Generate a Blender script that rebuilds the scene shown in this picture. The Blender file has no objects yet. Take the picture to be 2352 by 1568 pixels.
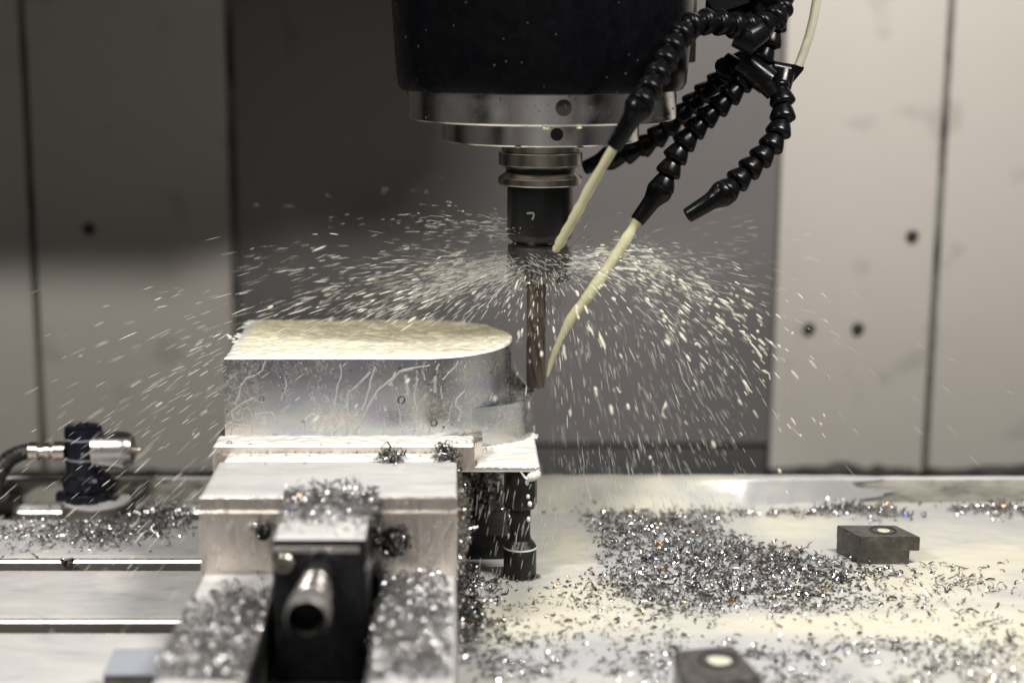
import bpy, bmesh, math, random
import numpy as np
from mathutils import Vector, Matrix

random.seed(7)
rng = np.random.default_rng(11)
sc = bpy.context.scene
C = sc.collection
S = 0.01                                   # everything is written in millimetres; one unit is a decimetre
PI = math.pi
R = math.radians

# ------------------------------------------------------------------ camera
F, CX, CY, CAMH = 3700.0, 1050.0, 784.0, 397.0          # focal length and principal point, table plane is z = 0
PITCH = math.atan(734 / F)
SP, CP = math.sin(PITCH), math.cos(PITCH)
cam_d = bpy.data.cameras.new('camera')
cam = bpy.data.objects.new('camera', cam_d)
C.objects.link(cam)
cam.location = (0, 0, CAMH * S)
cam.rotation_euler = (PI / 2 - PITCH, 0, 0)
cam_d.sensor_width = 36
cam_d.lens = 36 * F / 2352
cam_d.shift_x = (1176 - CX) / 2352
cam_d.clip_start, cam_d.clip_end = 0.05, 200
cam_d.dof.use_dof = True
cam_d.dof.focus_distance = 11.72
cam_d.dof.aperture_fstop = 0.26
cam_d.dof.aperture_blades = 0
sc.camera = cam

# ------------------------------------------------------------------ world, lamps, exposure
w = bpy.data.worlds.new('World')
sc.world = w
w.use_nodes = True
w.node_tree.nodes['Background'].inputs[0].default_value = (0.9, 0.93, 1.0, 1)
w.node_tree.nodes['Background'].inputs[1].default_value = 0.008
sc.view_settings.view_transform = 'Standard'
sc.view_settings.look = 'None'
sc.view_settings.exposure = 0.0
sc.view_settings.gamma = 1.0
sc.cycles.use_denoising = True
sc.cycles.max_bounces = 8
sc.cycles.diffuse_bounces = 2
sc.cycles.transparent_max_bounces = 12
sc.cycles.sample_clamp_indirect = 6
sc.cycles.caustics_reflective = False
sc.cycles.caustics_refractive = False


def lamp(name, loc, target, size, power, col):
    d = bpy.data.lights.new(name, 'AREA')
    d.shape = 'RECTANGLE'
    d.size, d.size_y = size[0] * S, size[1] * S
    d.energy = power
    d.color = col
    o = bpy.data.objects.new(name, d)
    C.objects.link(o)
    o.location = Vector(loc) * S
    o.rotation_euler = (Vector(target) - Vector(loc)).to_track_quat('-Z', 'Z').to_euler()
    return o


lamp('work_lamp', (480, 850, 900), (230, 1330, 60), (330, 45), 1190, (1.0, 0.965, 0.92))
lamp('work_lamp', (-470, 640, 830), (-80, 1050, 40), (200, 45), 800, (1.0, 0.965, 0.92))
lamp('reflection_fill', (0, 250, 950), (0, -420, 60), (700, 60), 520, (1.0, 0.97, 0.94))  # added lamp, brightens the unseen front panels that the metal reflects


# ------------------------------------------------------------------ projecting helpers
def ray(px, py):
    dx, du = px - CX, CY - py
    return dx, F * CP + du * SP, du * CP - F * SP


def at(px, py, z=0.0):                      # the point of the plane z
    dx, dy, dz = ray(px, py)
    t = (z - CAMH) / dz
    return Vector((dx * t, dy * t, z))


def aty(px, py, Y):                         # the point of the plane y
    dx, dy, dz = ray(px, py)
    t = Y / dy
    return Vector((dx * t, Y, CAMH + dz * t))


def proj(x, y, z):
    zo = y * CP + (CAMH - z) * SP
    return CX + F * x / zo, CY + F * ((CAMH - z) * CP - y * SP) / zo


def vnoise(x, y, seed=0):
    x = np.asarray(x, float); y = np.asarray(y, float)
    xi = np.floor(x).astype(np.int64); yi = np.floor(y).astype(np.int64)
    fx, fy = x - xi, y - yi
    fx = fx * fx * (3 - 2 * fx); fy = fy * fy * (3 - 2 * fy)

    def h(a, b):
        n = (a * 374761393 + b * 668265263 + seed * 974711) & 0x7fffffff
        n = ((n ^ (n >> 13)) * 1274126177) & 0x7fffffff
        return ((n ^ (n >> 16)) & 0xffff) / 65535.0
    return (h(xi, yi) * (1 - fx) + h(xi + 1, yi) * fx) * (1 - fy) + (h(xi, yi + 1) * (1 - fx) + h(xi + 1, yi + 1) * fx) * fy


def fbm(x, y, seed=0, o=3):
    s, a, t = 0, 1.0, 0
    for k in range(o):
        s = s + a * vnoise(x * 2 ** k, y * 2 ** k, seed + k); t += a; a *= .5
    return s / t


def sstep(a, b, x):
    t = np.clip((x - a) / (b - a), 0, 1)
    return t * t * (3 - 2 * t)


# ------------------------------------------------------------------ materials
class NT:
    def __init__(s, name):
        s.m = bpy.data.materials.new(name)
        s.m.use_nodes = True
        s.t = s.m.node_tree
        s.b = s.t.nodes['Principled BSDF']
        s.co = s.t.nodes.new('ShaderNodeTexCoord')

    def n(s, typ, **kw):
        n = s.t.nodes.new(typ)
        for k, v in kw.items():
            setattr(n, k, v)
        return n

    def l(s, a, b):
        s.t.links.new(a, b)

    def noise(s, scale, detail=4, rough=.55, stretch=None, dist=0):
        mp = s.n('ShaderNodeMapping')
        mp.inputs['Scale'].default_value = stretch or (1, 1, 1)
        s.l(s.co.outputs['Object'], mp.inputs[0])
        n = s.n('ShaderNodeTexNoise')
        n.inputs['Scale'].default_value = scale
        n.inputs['Detail'].default_value = detail
        n.inputs['Roughness'].default_value = rough
        n.inputs['Distortion'].default_value = dist
        s.l(mp.outputs[0], n.inputs['Vector'])
        return n.outputs['Fac']

    def ramp(s, fac, stops):
        r = s.n('ShaderNodeValToRGB')
        e = r.color_ramp.elements
        while len(e) < len(stops):
            e.new(.5)
        for x, (p, c) in zip(e, stops):
            x.position = p
            x.color = (c, c, c, 1) if isinstance(c, (int, float)) else (*c, 1)
        s.l(fac, r.inputs[0])
        return r.outputs[0]

    def mix(s, fac, a, b, blend='MIX'):
        m = s.n('ShaderNodeMix', data_type='RGBA', blend_type=blend)
        for sock, v in ((m.inputs[0], fac), (m.inputs[6], a), (m.inputs[7], b)):
            if hasattr(v, 'links'):
                s.l(v, sock)
            else:
                sock.default_value = v if isinstance(v, (int, float)) else (*v, 1)
        return m.outputs[2]

    def attr(s, name, out='Color'):
        a = s.n('ShaderNodeAttribute', attribute_name=name)
        return a.outputs[out]

    def bump(s, h, strength, dist=.01):
        b = s.n('ShaderNodeBump')
        b.inputs['Strength'].default_value = strength
        b.inputs['Distance'].default_value = dist
        s.l(h, b.inputs['Height'])
        s.l(b.outputs[0], s.b.inputs['Normal'])
        return b

    def set(s, **kw):
        for k, v in kw.items():
            i = s.b.inputs[k]
            if hasattr(v, 'links'):
                s.l(v, i)
            else:
                i.default_value = (*v, 1) if isinstance(v, tuple) and i.type == 'RGBA' else v
        return s.m


def plain(name, col, rough=.4, metal=0.0, **kw):
    return NT(name).set(**{'Base Color': col, 'Roughness': rough, 'Metallic': metal}, **kw)


M = {}


def make_materials():
    n = NT('black_plastic')
    M['plastic'] = n.set(**{'Base Color': (.003, .003, .0035), 'Roughness': n.ramp(n.noise(25), [(.35, .2), (.7, .34)]), 'Specular IOR Level': .15})
    n = NT('black_enamel')
    c = n.ramp(n.noise(14, 6, .7), [(.45, (.0018, .0018, .0024)), (.75, (.004, .004, .0055))])
    n.bump(n.noise(90, 2), .06)
    M['enamel'] = n.set(**{'Base Color': c, 'Roughness': n.ramp(n.noise(6), [(.3, .22), (.7, .34)]), 'Specular IOR Level': .10})
    n = NT('turned_steel')
    sp = n.noise(60, 5, .7)
    c = n.mix(n.ramp(sp, [(.62, 0), (.7, 1)]), (.74, .73, .72), (.45, .44, .42))
    n.bump(n.noise(30, 3, .5, (1, 1, 14)), .08)
    M['steel'] = n.set(**{'Base Color': c, 'Metallic': 1.0, 'Roughness': n.ramp(n.noise(9), [(.3, .13), (.75, .26)])})
    n = NT('dark_turned_steel')
    n.bump(n.noise(30, 3, .5, (1, 1, 20)), .1)
    M['steel_dark'] = n.set(**{'Base Color': (.46, .43, .38), 'Metallic': 1.0, 'Roughness': .22})
    M['screw_dark'] = plain('screw_dark', (.02, .02, .02), .4, .5)  # near-black: shade of the gaps between screw rings put into the colour
    M['ring_steel'] = plain('ring_steel', (.50, .48, .45), .45, .55)
    M['foot_steel'] = plain('foot_steel', (.20, .185, .165), .38, .45)
    M['nut'] = plain('nut_steel', (.17, .165, .16), .3, .9)
    M['black_oxide'] = plain('black_oxide', (.010, .010, .011), .3, .3)
    n = NT('jaw_black')
    M['oxide'] = n.set(**{'Base Color': n.ramp(n.noise(20, 6, .7), [(.35, (.010, .010, .011)), (.75, (.035, .034, .036))]), 'Metallic': .4, 'Roughness': n.ramp(n.noise(12), [(.3, .28), (.7, .5)])})
    n = NT('worn_oxide')
    c = n.ramp(n.noise(9, 6, .7), [(.3, (.05, .046, .043)), (.55, (.11, .10, .092)), (.8, (.20, .185, .175))])
    M['worn'] = n.set(**{'Base Color': c, 'Metallic': .55, 'Roughness': n.ramp(n.noise(14), [(.3, .2), (.7, .4)])})
    M['hole'] = plain('hole_dark', (.004, .004, .004), .6)  # near-black: shade of holes put into colour; also for dark unseen panels
    n = NT('cutter_carbide')
    c = n.ramp(n.noise(2, 2, .5), [(.3, (.15, .125, .105)), (.7, (.19, .155, .13))])
    M['cutter'] = n.set(**{'Base Color': c, 'Metallic': .85, 'Roughness': .34})
    n = NT('machined_aluminium')
    wv = n.n('ShaderNodeTexWave', wave_type='BANDS', bands_direction='Z')
    wv.inputs['Scale'].default_value = 55
    wv.inputs['Distortion'].default_value = .8
    wv.inputs['Detail'].default_value = 2
    wv.inputs['Detail Scale'].default_value = 2
    n.l(n.co.outputs['Object'], wv.inputs['Vector'])
    film = n.noise(30, 4, .6, (1, 1, 1.0), .8)
    big = n.noise(4.5, 4, .6, (1, 1, .6), .5)
    fm = n.mix(1.0, n.ramp(film, [(.42, 0), (.70, .7)]), n.ramp(big, [(.36, .0), (.64, 1)]), 'MULTIPLY')
    irid = n.ramp(n.noise(2.2, 2, .5, (1, 1, 2.2)), [(.3, (.56, .51, .60)), (.45, (.56, .59, .63)), (.58, (.62, .64, .62)), (.72, (.72, .66, .63))])  # iridescent tint, with violet reflections put into the base colour
    c = n.mix(fm, irid, (.88, .86, .84))
    h = n.mix(.5, wv.outputs['Fac'], film)
    n.bump(h, .05, .008)
    tg = n.n('ShaderNodeTangent', direction_type='RADIAL', axis='Z')
    n.l(tg.outputs[0], n.b.inputs['Tangent'])
    rg = n.mix(fm, (.24,) * 3, (.42,) * 3)
    M['alu_block'] = n.set(**{'Base Color': c, 'Metallic': n.mix(fm, (1.0,) * 3, (.8,) * 3), 'Roughness': rg, 'Anisotropic': .75})
    n = NT('milled_aluminium')
    n.bump(n.noise(12, 4, .6, (1, 1, .22), 1.2), .3, .03)
    c = n.ramp(n.noise(7, 4, .6, (1, 1, .2)), [(.3, (.78, .71, .64)), (.7, (.92, .86, .79))])  # upright streaks: reflections on the jaw put into the base colour
    M['alu_jaw'] = n.set(**{'Base Color': c, 'Metallic': 1.0, 'Roughness': n.ramp(n.noise(10, 4, .6, (1, 1, .3)), [(.3, .24), (.75, .42)])})
    n = NT('vise_casting')
    c = n.ramp(n.noise(6, 5, .7), [(.3, (.30, .29, .28)), (.75, (.5, .49, .48))])
    M['vise'] = n.set(**{'Base Color': c, 'Metallic': .9, 'Roughness': .36})
    n = NT('table_iron')
    c = n.ramp(n.noise(5, 6, .7, (.3, 1, 1)), [(.3, (.30, .27, .25)), (.75, (.46, .43, .41))])
    M['table'] = n.set(**{'Base Color': c, 'Metallic': .85, 'Roughness': .38})
    M['table_edge'] = plain('bare_edge_steel', (.62, .57, .50), .38, 1.0)
    M['slot'] = plain('slot_wall', (.20, .175, .155), .55, .3)
    n = NT('rail_coated')
    c = n.ramp(n.noise(5, 6, .7, (.5, 1, 1.6)), [(.32, (.10, .10, .085)), (.5, (.33, .32, .275)), (.75, (.50, .49, .44))])
    M['rail'] = n.set(**{'Base Color': c, 'Roughness': .35})
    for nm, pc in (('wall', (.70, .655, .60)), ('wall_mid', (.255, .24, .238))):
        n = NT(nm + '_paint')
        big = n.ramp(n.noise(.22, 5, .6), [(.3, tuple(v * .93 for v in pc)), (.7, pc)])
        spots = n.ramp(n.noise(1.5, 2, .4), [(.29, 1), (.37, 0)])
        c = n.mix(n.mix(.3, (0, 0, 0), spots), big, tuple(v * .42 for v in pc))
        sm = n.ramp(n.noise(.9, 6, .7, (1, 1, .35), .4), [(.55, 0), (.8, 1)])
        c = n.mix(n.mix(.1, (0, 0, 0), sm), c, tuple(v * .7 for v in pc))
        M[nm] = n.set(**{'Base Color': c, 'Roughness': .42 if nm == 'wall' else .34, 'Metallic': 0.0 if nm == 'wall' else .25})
    M['foot_paint'] = plain('foot_paint', (.085, .083, .083), .5)
    M['seam'] = plain('seam_grime', (.075, .07, .06), .7)
    n = NT('sealant_grime')
    M['sealant'] = n.set(**{'Base Color': n.ramp(n.noise(3, 4, .6, (1, 1, .5)), [(.36, (.05, .048, .04)), (.55, (.21, .205, .175))]), 'Roughness': .6})
    n = NT('grime')
    M['grime'] = n.set(**{'Base Color': n.ramp(n.noise(9, 5, .7), [(.3, (.02, .02, .018)), (.8, (.12, .115, .10))]), 'Roughness': .6})
    n = NT('coolant_pool')
    th = n.attr('thick', 'Fac')
    c = n.mix(th, (.40, .405, .42), (.63, .605, .48))
    sw = n.noise(3.0, 5, .6, (.55, 1, 1), 1.2)
    c = n.mix(n.ramp(sw, [(.35, 0), (.75, 1)]), c, n.mix(.35, c, (.66, .65, .61)))
    n.bump(n.noise(6, 4, .55, (.6, 1, 1), 1.0), .18, .03)
    M['pool'] = n.set(**{'Base Color': c, 'Roughness': .3, 'Specular IOR Level': .4})
    n = NT('coolant_film')
    sw = n.noise(2.2, 6, .62, (.5, 1.2, 1), 1.0)
    c = n.ramp(sw, [(.28, (.42, .42, .43)), (.42, (.55, .54, .535)), (.7, (.64, .625, .60))])
    n.bump(n.noise(5, 4, .5, (.5, 1, 1), 1.4), .10, .03)
    M['film'] = n.set(**{'Base Color': c, 'Roughness': .15, 'Specular IOR Level': .45})
    M['clamp_film'] = plain('thin_blue_film', (.36, .38, .43), .2)
    n = NT('coolant_foam')
    th = n.attr('thick', 'Fac')
    c = n.mix(th, (.80, .79, .765), (.96, .885, .62))
    vo = n.n('ShaderNodeTexVoronoi', feature='SMOOTH_F1')
    vo.inputs['Scale'].default_value = 13
    vo.inputs['Smoothness'].default_value = .7
    n.l(n.co.outputs['Object'], vo.inputs['Vector'])
    n.bump(n.mix(.45, vo.outputs['Distance'], n.noise(7, 2, .4, (.7, 1, 1), 1.0)), .28, .06)
    M['foam'] = n.set(**{'Base Color': c, 'Roughness': .2})
    M['cream'] = plain('coolant_cream', (.62, .595, .38), .12, 0, **{'Alpha': .86})
    M['plug'] = plain('coolant_plug', (.62, .60, .48), .15)
    M['milk'] = plain('coolant_milk', (.80, .79, .74), .12)
    n = NT('coolant_streak')
    n.set(**{'Base Color': (.80, .785, .73), 'Roughness': .2, 'Alpha': .58})
    M['spray'] = n.m
    n = NT('coolant_mist')
    M['mist'] = n.set(**{'Base Color': (.78, .77, .73), 'Roughness': .2, 'Alpha': .32})
    n = NT('coolant_lump')
    M['lump'] = n.set(**{'Base Color': (.80, .78, .66), 'Roughness': .2, 'Alpha': .52})
    n = NT('run_film')
    M['run'] = n.set(**{'Base Color': (.60, .585, .56), 'Roughness': .05, 'Alpha': .5})
    n = NT('swarf')
    c = n.attr('tint')
    M['chip'] = n.set(**{'Base Color': c, 'Metallic': .92, 'Roughness': .15})
    n = NT('wet_swarf')
    c = n.mix(.25, n.attr('tint'), (.46, .455, .47))
    M['chip_wet'] = n.set(**{'Base Color': c, 'Metallic': .88, 'Roughness': .27})
    n = NT('bubble')
    n.t.nodes.remove(n.b)
    tr, gl, mx = n.n('ShaderNodeBsdfTransparent'), n.n('ShaderNodeBsdfGlossy'), n.n('ShaderNodeMixShader')
    gl.inputs['Roughness'].default_value = .03
    lw = n.n('ShaderNodeLayerWeight')
    lw.inputs[0].default_value = .35
    n.l(lw.outputs['Fresnel'], mx.inputs[0]); n.l(tr.outputs[0], mx.inputs[1]); n.l(gl.outputs[0], mx.inputs[2])
    n.l(mx.outputs[0], n.t.nodes['Material Output'].inputs[0])
    M['bubble'] = n.m
    M['navy'] = plain('navy_anodised', (.006, .0065, .013), .28, .1)
    M['line'] = plain('pale_ring', (.30, .31, .38), .35)
    M['chrome'] = plain('bright_nickel', (.82, .79, .76), .26, 1.0)
    M['brass'] = plain('warm_nickel', (.82, .75, .66), .25, 1.0)
    n = NT('braid')
    M['braid'] = n.set(**{'Base Color': n.ramp(n.noise(30), [(.4, (.008, .008, .008)), (.7, (.05, .05, .05))]), 'Roughness': .4})
    n = NT('clear_tube')
    M['tube'] = n.set(**{'Base Color': (.66, .65, .50), 'Roughness': .12, 'Transmission Weight': .55, 'IOR': 1.12})
    M['mark'] = plain('pale_mark', (.22, .22, .20), .5)
    M['red'] = plain('red_paint', (.45, .02, .03), .4)
    M['white_sheet'] = plain('white_sheet', (.36, .355, .35), .4)
    M['door'] = plain('door_sheet', (.46, .455, .45), .4)
    M['grey_sheet'] = plain('grey_sheet', (.06, .06, .06), .5)


make_materials()


# ------------------------------------------------------------------ mesh helpers (mm in, dm out)
def empty(name, label, cat, loc, group=None):
    o = bpy.data.objects.new(name, None)
    C.objects.link(o)
    o.location = Vector(loc) * S
    o.empty_display_size = .1
    o['label'] = label
    o['category'] = cat
    if group:
        o['group'] = group
    return o


def tag(o, label, cat=None, group=None):
    o['label'] = label
    if cat:
        o['category'] = cat
    if group:
        o['group'] = group
    return o


def world_off(p):
    v = Vector((0, 0, 0))
    while p is not None:
        v += p.location
        p = p.parent
    return v


def link(name, me, mat, parent=None, loc=None):
    """loc: origin in mm (world); the mesh is already local to it"""
    if mat is not None and not me.materials:
        me.materials.append(mat)
    o = bpy.data.objects.new(name, me)
    C.objects.link(o)
    o.parent = parent
    o.location = (Vector(loc) * S if loc is not None else Vector((0, 0, 0)))
    if parent is not None:
        o.location -= world_off(parent)
    return o


def structure(o):
    o['kind'] = 'structure'
    return o


def stuff(o):
    o['kind'] = 'stuff'
    return o


class MB:
    """collects world-space mm geometry"""
    def __init__(s):
        s.v, s.f = [], []

    def add(s, vs, fs):
        k = len(s.v)
        s.v += [tuple(v) for v in vs]
        s.f += [tuple(i + k for i in f) for f in fs]

    def box(s, a, b, bev=0.0, seg=2, rotz=0.0, rot=None):
        bm = bmesh.new()
        bmesh.ops.create_cube(bm, size=1)
        a, b = Vector(a), Vector(b)
        c, d = (a + b) / 2, b - a
        for v in bm.verts:
            v.co = Vector((v.co.x * d.x, v.co.y * d.y, v.co.z * d.z))
        if bev:
            bmesh.ops.bevel(bm, geom=bm.edges[:], offset=bev, segments=seg, affect='EDGES', profile=.6)
        m = rot or Matrix.Rotation(rotz, 3, 'Z')
        bm.verts.index_update()
        s.add([m @ v.co + c for v in bm.verts], [[v.index for v in f.verts] for f in bm.faces])
        bm.free()

    def lathe(s, prof, org=(0, 0, 0), axis=(0, 0, 1), n=48, cap=True, wob=None):
        """prof: list of (radius, height along axis)"""
        q = Vector((0, 0, 1)).rotation_difference(Vector(axis)).to_matrix()
        org = Vector(org)
        vs, fs = [], []
        for r, h in prof:
            for k in range(n):
                t = 2 * PI * k / n
                rr = r * (wob(t, h) if wob else 1)
                vs.append(q @ Vector((rr * math.cos(t), rr * math.sin(t), h)) + org)
        m = len(prof)
        for i in range(m - 1):
            for k in range(n):
                k2 = (k + 1) % n
                fs.append((i * n + k, i * n + k2, (i + 1) * n + k2, (i + 1) * n + k))
        if cap:
            fs.append(tuple(range(n))[::-1])
            fs.append(tuple((m - 1) * n + k for k in range(n)))
        s.add(vs, fs)

    def tube(s, pts, rad, n=10, flat=None):
        pts = [Vector(p) for p in pts]
        if not hasattr(rad, '__len__'):
            rad = [rad] * len(pts)
        vs, fs = [], []
        prev = None
        for i, p in enumerate(pts):
            d = (pts[min(i + 1, len(pts) - 1)] - pts[max(i - 1, 0)]).normalized()
            if prev is None:
                u = d.cross(Vector((0, 1, 0.01)))
                if u.length < .1:
                    u = d.cross(Vector((1, 0, 0)))
                u.normalize()
            else:
                u = (prev - d * prev.dot(d)).normalized()
            prev = u
            v2 = d.cross(u)
            for k in range(n):
                t = 2 * PI * k / n
                vs.append(p + u * (rad[i] * math.cos(t)) + v2 * (rad[i] * math.sin(t) * (flat or 1)))
        for i in range(len(pts) - 1):
            for k in range(n):
                k2 = (k + 1) % n
                fs.append((i * n + k, i * n + k2, (i + 1) * n + k2, (i + 1) * n + k))
        fs.append(tuple(range(n))[::-1])
        fs.append(tuple((len(pts) - 1) * n + k for k in range(n)))
        s.add(vs, fs)

    def prism(s, outline, z0, z1):
        n = len(outline)
        vs = [(x, y, z0) for x, y in outline] + [(x, y, z1) for x, y in outline]
        fs = [(i, (i + 1) % n, n + (i + 1) % n, n + i) for i in range(n)]
        fs += [tuple(range(n))[::-1], tuple(range(n, 2 * n))]
        s.add(vs, fs)

    def ball(s, c, r, sc=(1, 1, 1), n=10, m=6, rot=None):
        vs, fs = [], []
        c = Vector(c)
        for i in range(m + 1):
            a = PI * i / m
            for k in range(n):
                t = 2 * PI * k / n
                p = Vector((math.sin(a) * math.cos(t) * r * sc[0], math.sin(a) * math.sin(t) * r * sc[1], math.cos(a) * r * sc[2]))
                vs.append((rot @ p if rot else p) + c)
        for i in range(m):
            for k in range(n):
                k2 = (k + 1) % n
                fs.append((i * n + k, (i + 1) * n + k, (i + 1) * n + k2, i * n + k2))
        s.add(vs, fs)

    def build(s, name, mat, parent=None, org=None, smooth=True, ang=32, attr=None):
        if org is None:
            org = world_off(parent) / S if parent is not None else Vector((0, 0, 0))
        org = Vector(org)
        me = bpy.data.meshes.new(name)
        me.from_pydata([((v[0] - org.x) * S, (v[1] - org.y) * S, (v[2] - org.z) * S) for v in s.v], [], s.f)
        me.validate()
        bm = bmesh.new(); bm.from_mesh(me)
        bmesh.ops.recalc_face_normals(bm, faces=bm.faces[:])
        bm.to_mesh(me); bm.free()
        if smooth:
            me.shade_smooth()
            me.set_sharp_from_angle(angle=R(ang))
        return link(name, me, mat, parent, org)


def raw_mesh(name, V, Fq, mat, parent=None, attrs=None, smooth=True):
    """numpy arrays (mm), quads"""
    me = bpy.data.meshes.new(name)
    me.vertices.add(len(V)); me.vertices.foreach_set('co', (np.asarray(V, np.float32) * S).ravel())
    k = Fq.shape[1]
    me.loops.add(Fq.size); me.loops.foreach_set('vertex_index', Fq.astype(np.int32).ravel())
    me.polygons.add(len(Fq))
    me.polygons.foreach_set('loop_start', np.arange(0, Fq.size, k, dtype=np.int32))
    me.update(calc_edges=True)
    if smooth:
        me.shade_smooth()
    for nm, (typ, arr) in (attrs or {}).items():
        a = me.attributes.new(nm, typ, 'POINT')
        a.data.foreach_set('color' if typ == 'FLOAT_COLOR' else 'value', np.asarray(arr, np.float32).ravel())
    return link(name, me, mat, parent, None)


def grid_faces(nu, nv):
    i = np.arange(nu - 1)[:, None] * nv + np.arange(nv - 1)[None, :]
    i = i.ravel()
    return np.stack([i, i + nv, i + nv + 1, i + 1], 1)


# ------------------------------------------------------------------ main measures
Z_TOP, Z_LEDGE, Z_JAW, Z_PLATE, Z_BASE, Z_STEP, Z_BED = 159.0, 102.0, 97.0, 87.5, 84.0, 120.0, 44.0
YF = at(512, 826, Z_TOP).y                   # front face of the block
X_L = at(512, 826, Z_TOP).x
RX, RY = 71.0, 76.0
XC, YC = -29.0, YF + RY                      # centre of the rounded end
YSP = YC                                     # spindle axis
XSP = aty(1238, 700, YSP).x
YB = at(800, 1027, Z_LEDGE).y                # front face of the workpiece base
YJ = at(800, 1145, Z_JAW).y                  # front face of the front jaw
YW = 1690.0                                  # back wall
XV0, XV1 = at(456, 1145, Z_JAW).x, 0.0       # vise width


def px_r(dpx, Y, z):                         # pixel length at a depth -> mm
    return dpx * (Y * CP + (CAMH - z) * SP) / F


# ------------------------------------------------------------------ the setting
def build_setting():
    wall = structure(bpy.data.objects.new('back_wall', None)); C.objects.link(wall); wall.location = (0, YW * S, 0)

    def wx(px, py=500):
        return aty(px, py, YW).x
    e = [wx(-700), wx(72), wx(535), wx(1782), wx(2158), wx(3300)]
    zb, zt = -84, 900
    # panels, each with a folded edge; the middle one is the dark way cover set back
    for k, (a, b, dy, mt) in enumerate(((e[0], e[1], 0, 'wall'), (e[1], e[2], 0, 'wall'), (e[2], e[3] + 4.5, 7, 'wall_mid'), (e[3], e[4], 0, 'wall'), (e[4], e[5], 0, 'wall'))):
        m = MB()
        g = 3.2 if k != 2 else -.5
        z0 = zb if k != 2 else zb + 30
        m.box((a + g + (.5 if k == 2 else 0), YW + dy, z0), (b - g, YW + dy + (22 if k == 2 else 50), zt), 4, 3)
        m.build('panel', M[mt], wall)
    m = MB(); m.box((e[0], YW + 52, -400), (e[5], YW + 60, zt), 0); m.build('backing', M['seam'], wall, smooth=False)
    m = MB()
    m.box((e[2] - 2, YW + 13, -130), (e[3] + 3, YW + 46, zb + 31), 3); m.build('cover_foot', M['foot_paint'], wall)
    # ragged sealant in the seams
    for px0 in (72, 535, 2158):
        m = MB()
        x = wx(px0)
        z = zb
        pts, rr = [], []
        while z < 470:
            pts.append((x + random.uniform(-1.2, 1.2), YW + 4, z)); rr.append(random.choice([5, 5.2, 5.6, 5.4, 6.6]) * {72: .9, 535: .72, 2158: .75}[px0]); z += random.uniform(9, 22)
        m.tube(pts, rr, 8, .6)
        m.build('sealant', M['sealant'], wall)
    m = MB()
    for a, b in ((e[3], e[4]), (e[4], e[5]), (e[0], e[2])):
        pts, rr = [], []
        x = a + 3
        while x < b:
            pts.append((x, YW - 3, zb + random.uniform(0, 5))); rr.append(random.choice([4, 5, 6, 9]) * (1.0 if a > 0 else .6)); x += random.uniform(8, 25)
        m.tube(pts, rr, 8)
    stuff(m.build('grime', M['grime'], wall))
    for px, py in ((2095, 542), (1858, 754), (1970, 754), (205, 526)):
        p = aty(px, py, YW)
        m = MB(); m.lathe([(6.5, 0), (6.5, 3), (5, 5.2), (3.2, 5.4), (3.0, 2.5), (0.2, 2.5)], (p.x, YW + .5, p.z), (0, -1, 0), 20)
        s = m.build('screw', M['grime'] if px > 300 else M['seam'], wall)

    # machine table: strips with T slots between them
    tab = structure(bpy.data.objects.new('machine_table', None)); C.objects.link(tab)
    slots = [(885.5, 907.5), (1009.5, 1031.5), (1133.5, 1155.5), (1258, 1280)]
    ys = [700] + [v for s in slots for v in s] + [1316]
    for k in range(0, len(ys), 2):
        a, b = ys[k], ys[k + 1]
        m = MB()
        X0, X1 = -760, 900
        c = 1.4
        prof = [(a, -34), (a, -1.9), (a + c, 0), (b, 0), (b, -34)] if k else [(a, -34), (a, 0), (b, 0), (b, -34)]
        n = len(prof)
        m.add([(X0, y, z) for y, z in prof] + [(X1, y, z) for y, z in prof], [(i, (i + 1) % n, n + (i + 1) % n, n + i) for i in range(n)] + [tuple(range(n)), tuple(range(n, 2 * n))[::-1]])
        s = m.build('table_strip', M['table'], tab, smooth=False)
        if k:
            s.data.materials.append(M['table_edge']); s.data.materials.append(M['slot'])
            for f in s.data.polygons:
                if f.normal.y < -.3 and f.normal.z > .3:
                    f.material_index = 1
                elif f.normal.y < -.9:
                    f.material_index = 2
    m = MB(); m.box((-760, 702, -60), (900, 1315, -36), 0); m.build('table_body', M['slot'], tab, smooth=False)
    # raised rail along the rear edge
    m = MB(); m.box((-760, 1300, .3), (900, 1313, 21), 1.5, 2); m.build('rear_rail', M['rail'], tab)
    # chip tray behind and below, unseen chute in front, added for the metal to reflect
    m = MB(); m.box((-900, 1320, -140), (1000, YW + 50, -132), 0); structure(m.build('chip_tray', M['grey_sheet'], None, smooth=False))
    m = MB(); m.add([(-900, 690, -60), (900, 690, -60), (900, -350, -330), (-900, -350, -330)], [(0, 1, 2, 3)]); m.add([(-900, 690, -66), (900, 690, -66), (900, -350, -336), (-900, -350, -336)], [(3, 2, 1, 0)])
    structure(m.build('front_chute', M['white_sheet'], None, smooth=False))
    # front of the enclosure, behind the camera: unseen panels, shaped and toned for the reflections in the steel
    fr = structure(bpy.data.objects.new('enclosure_front', None)); C.objects.link(fr); fr.location = (0, -4, 0)
    for a, b, mt in ((-900, -712, 'white_sheet'), (-710, -680, 'red'), (-678, -420, 'door'), (-418, -370, 'hole'), (-368, 180, 'door'), (182, 260, 'grey_sheet'), (262, 700, 'door'), (702, 738, 'red'), (740, 900, 'hole')):
        m = MB(); m.box((a, -420, -340), (b, -400, 470), 2); m.build('door_panel', M[mt], fr)
    m = MB(); m.box((-900, -420, 472), (900, -400, 950), 2); m.build('door_header', M['grey_sheet'], fr)
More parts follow.
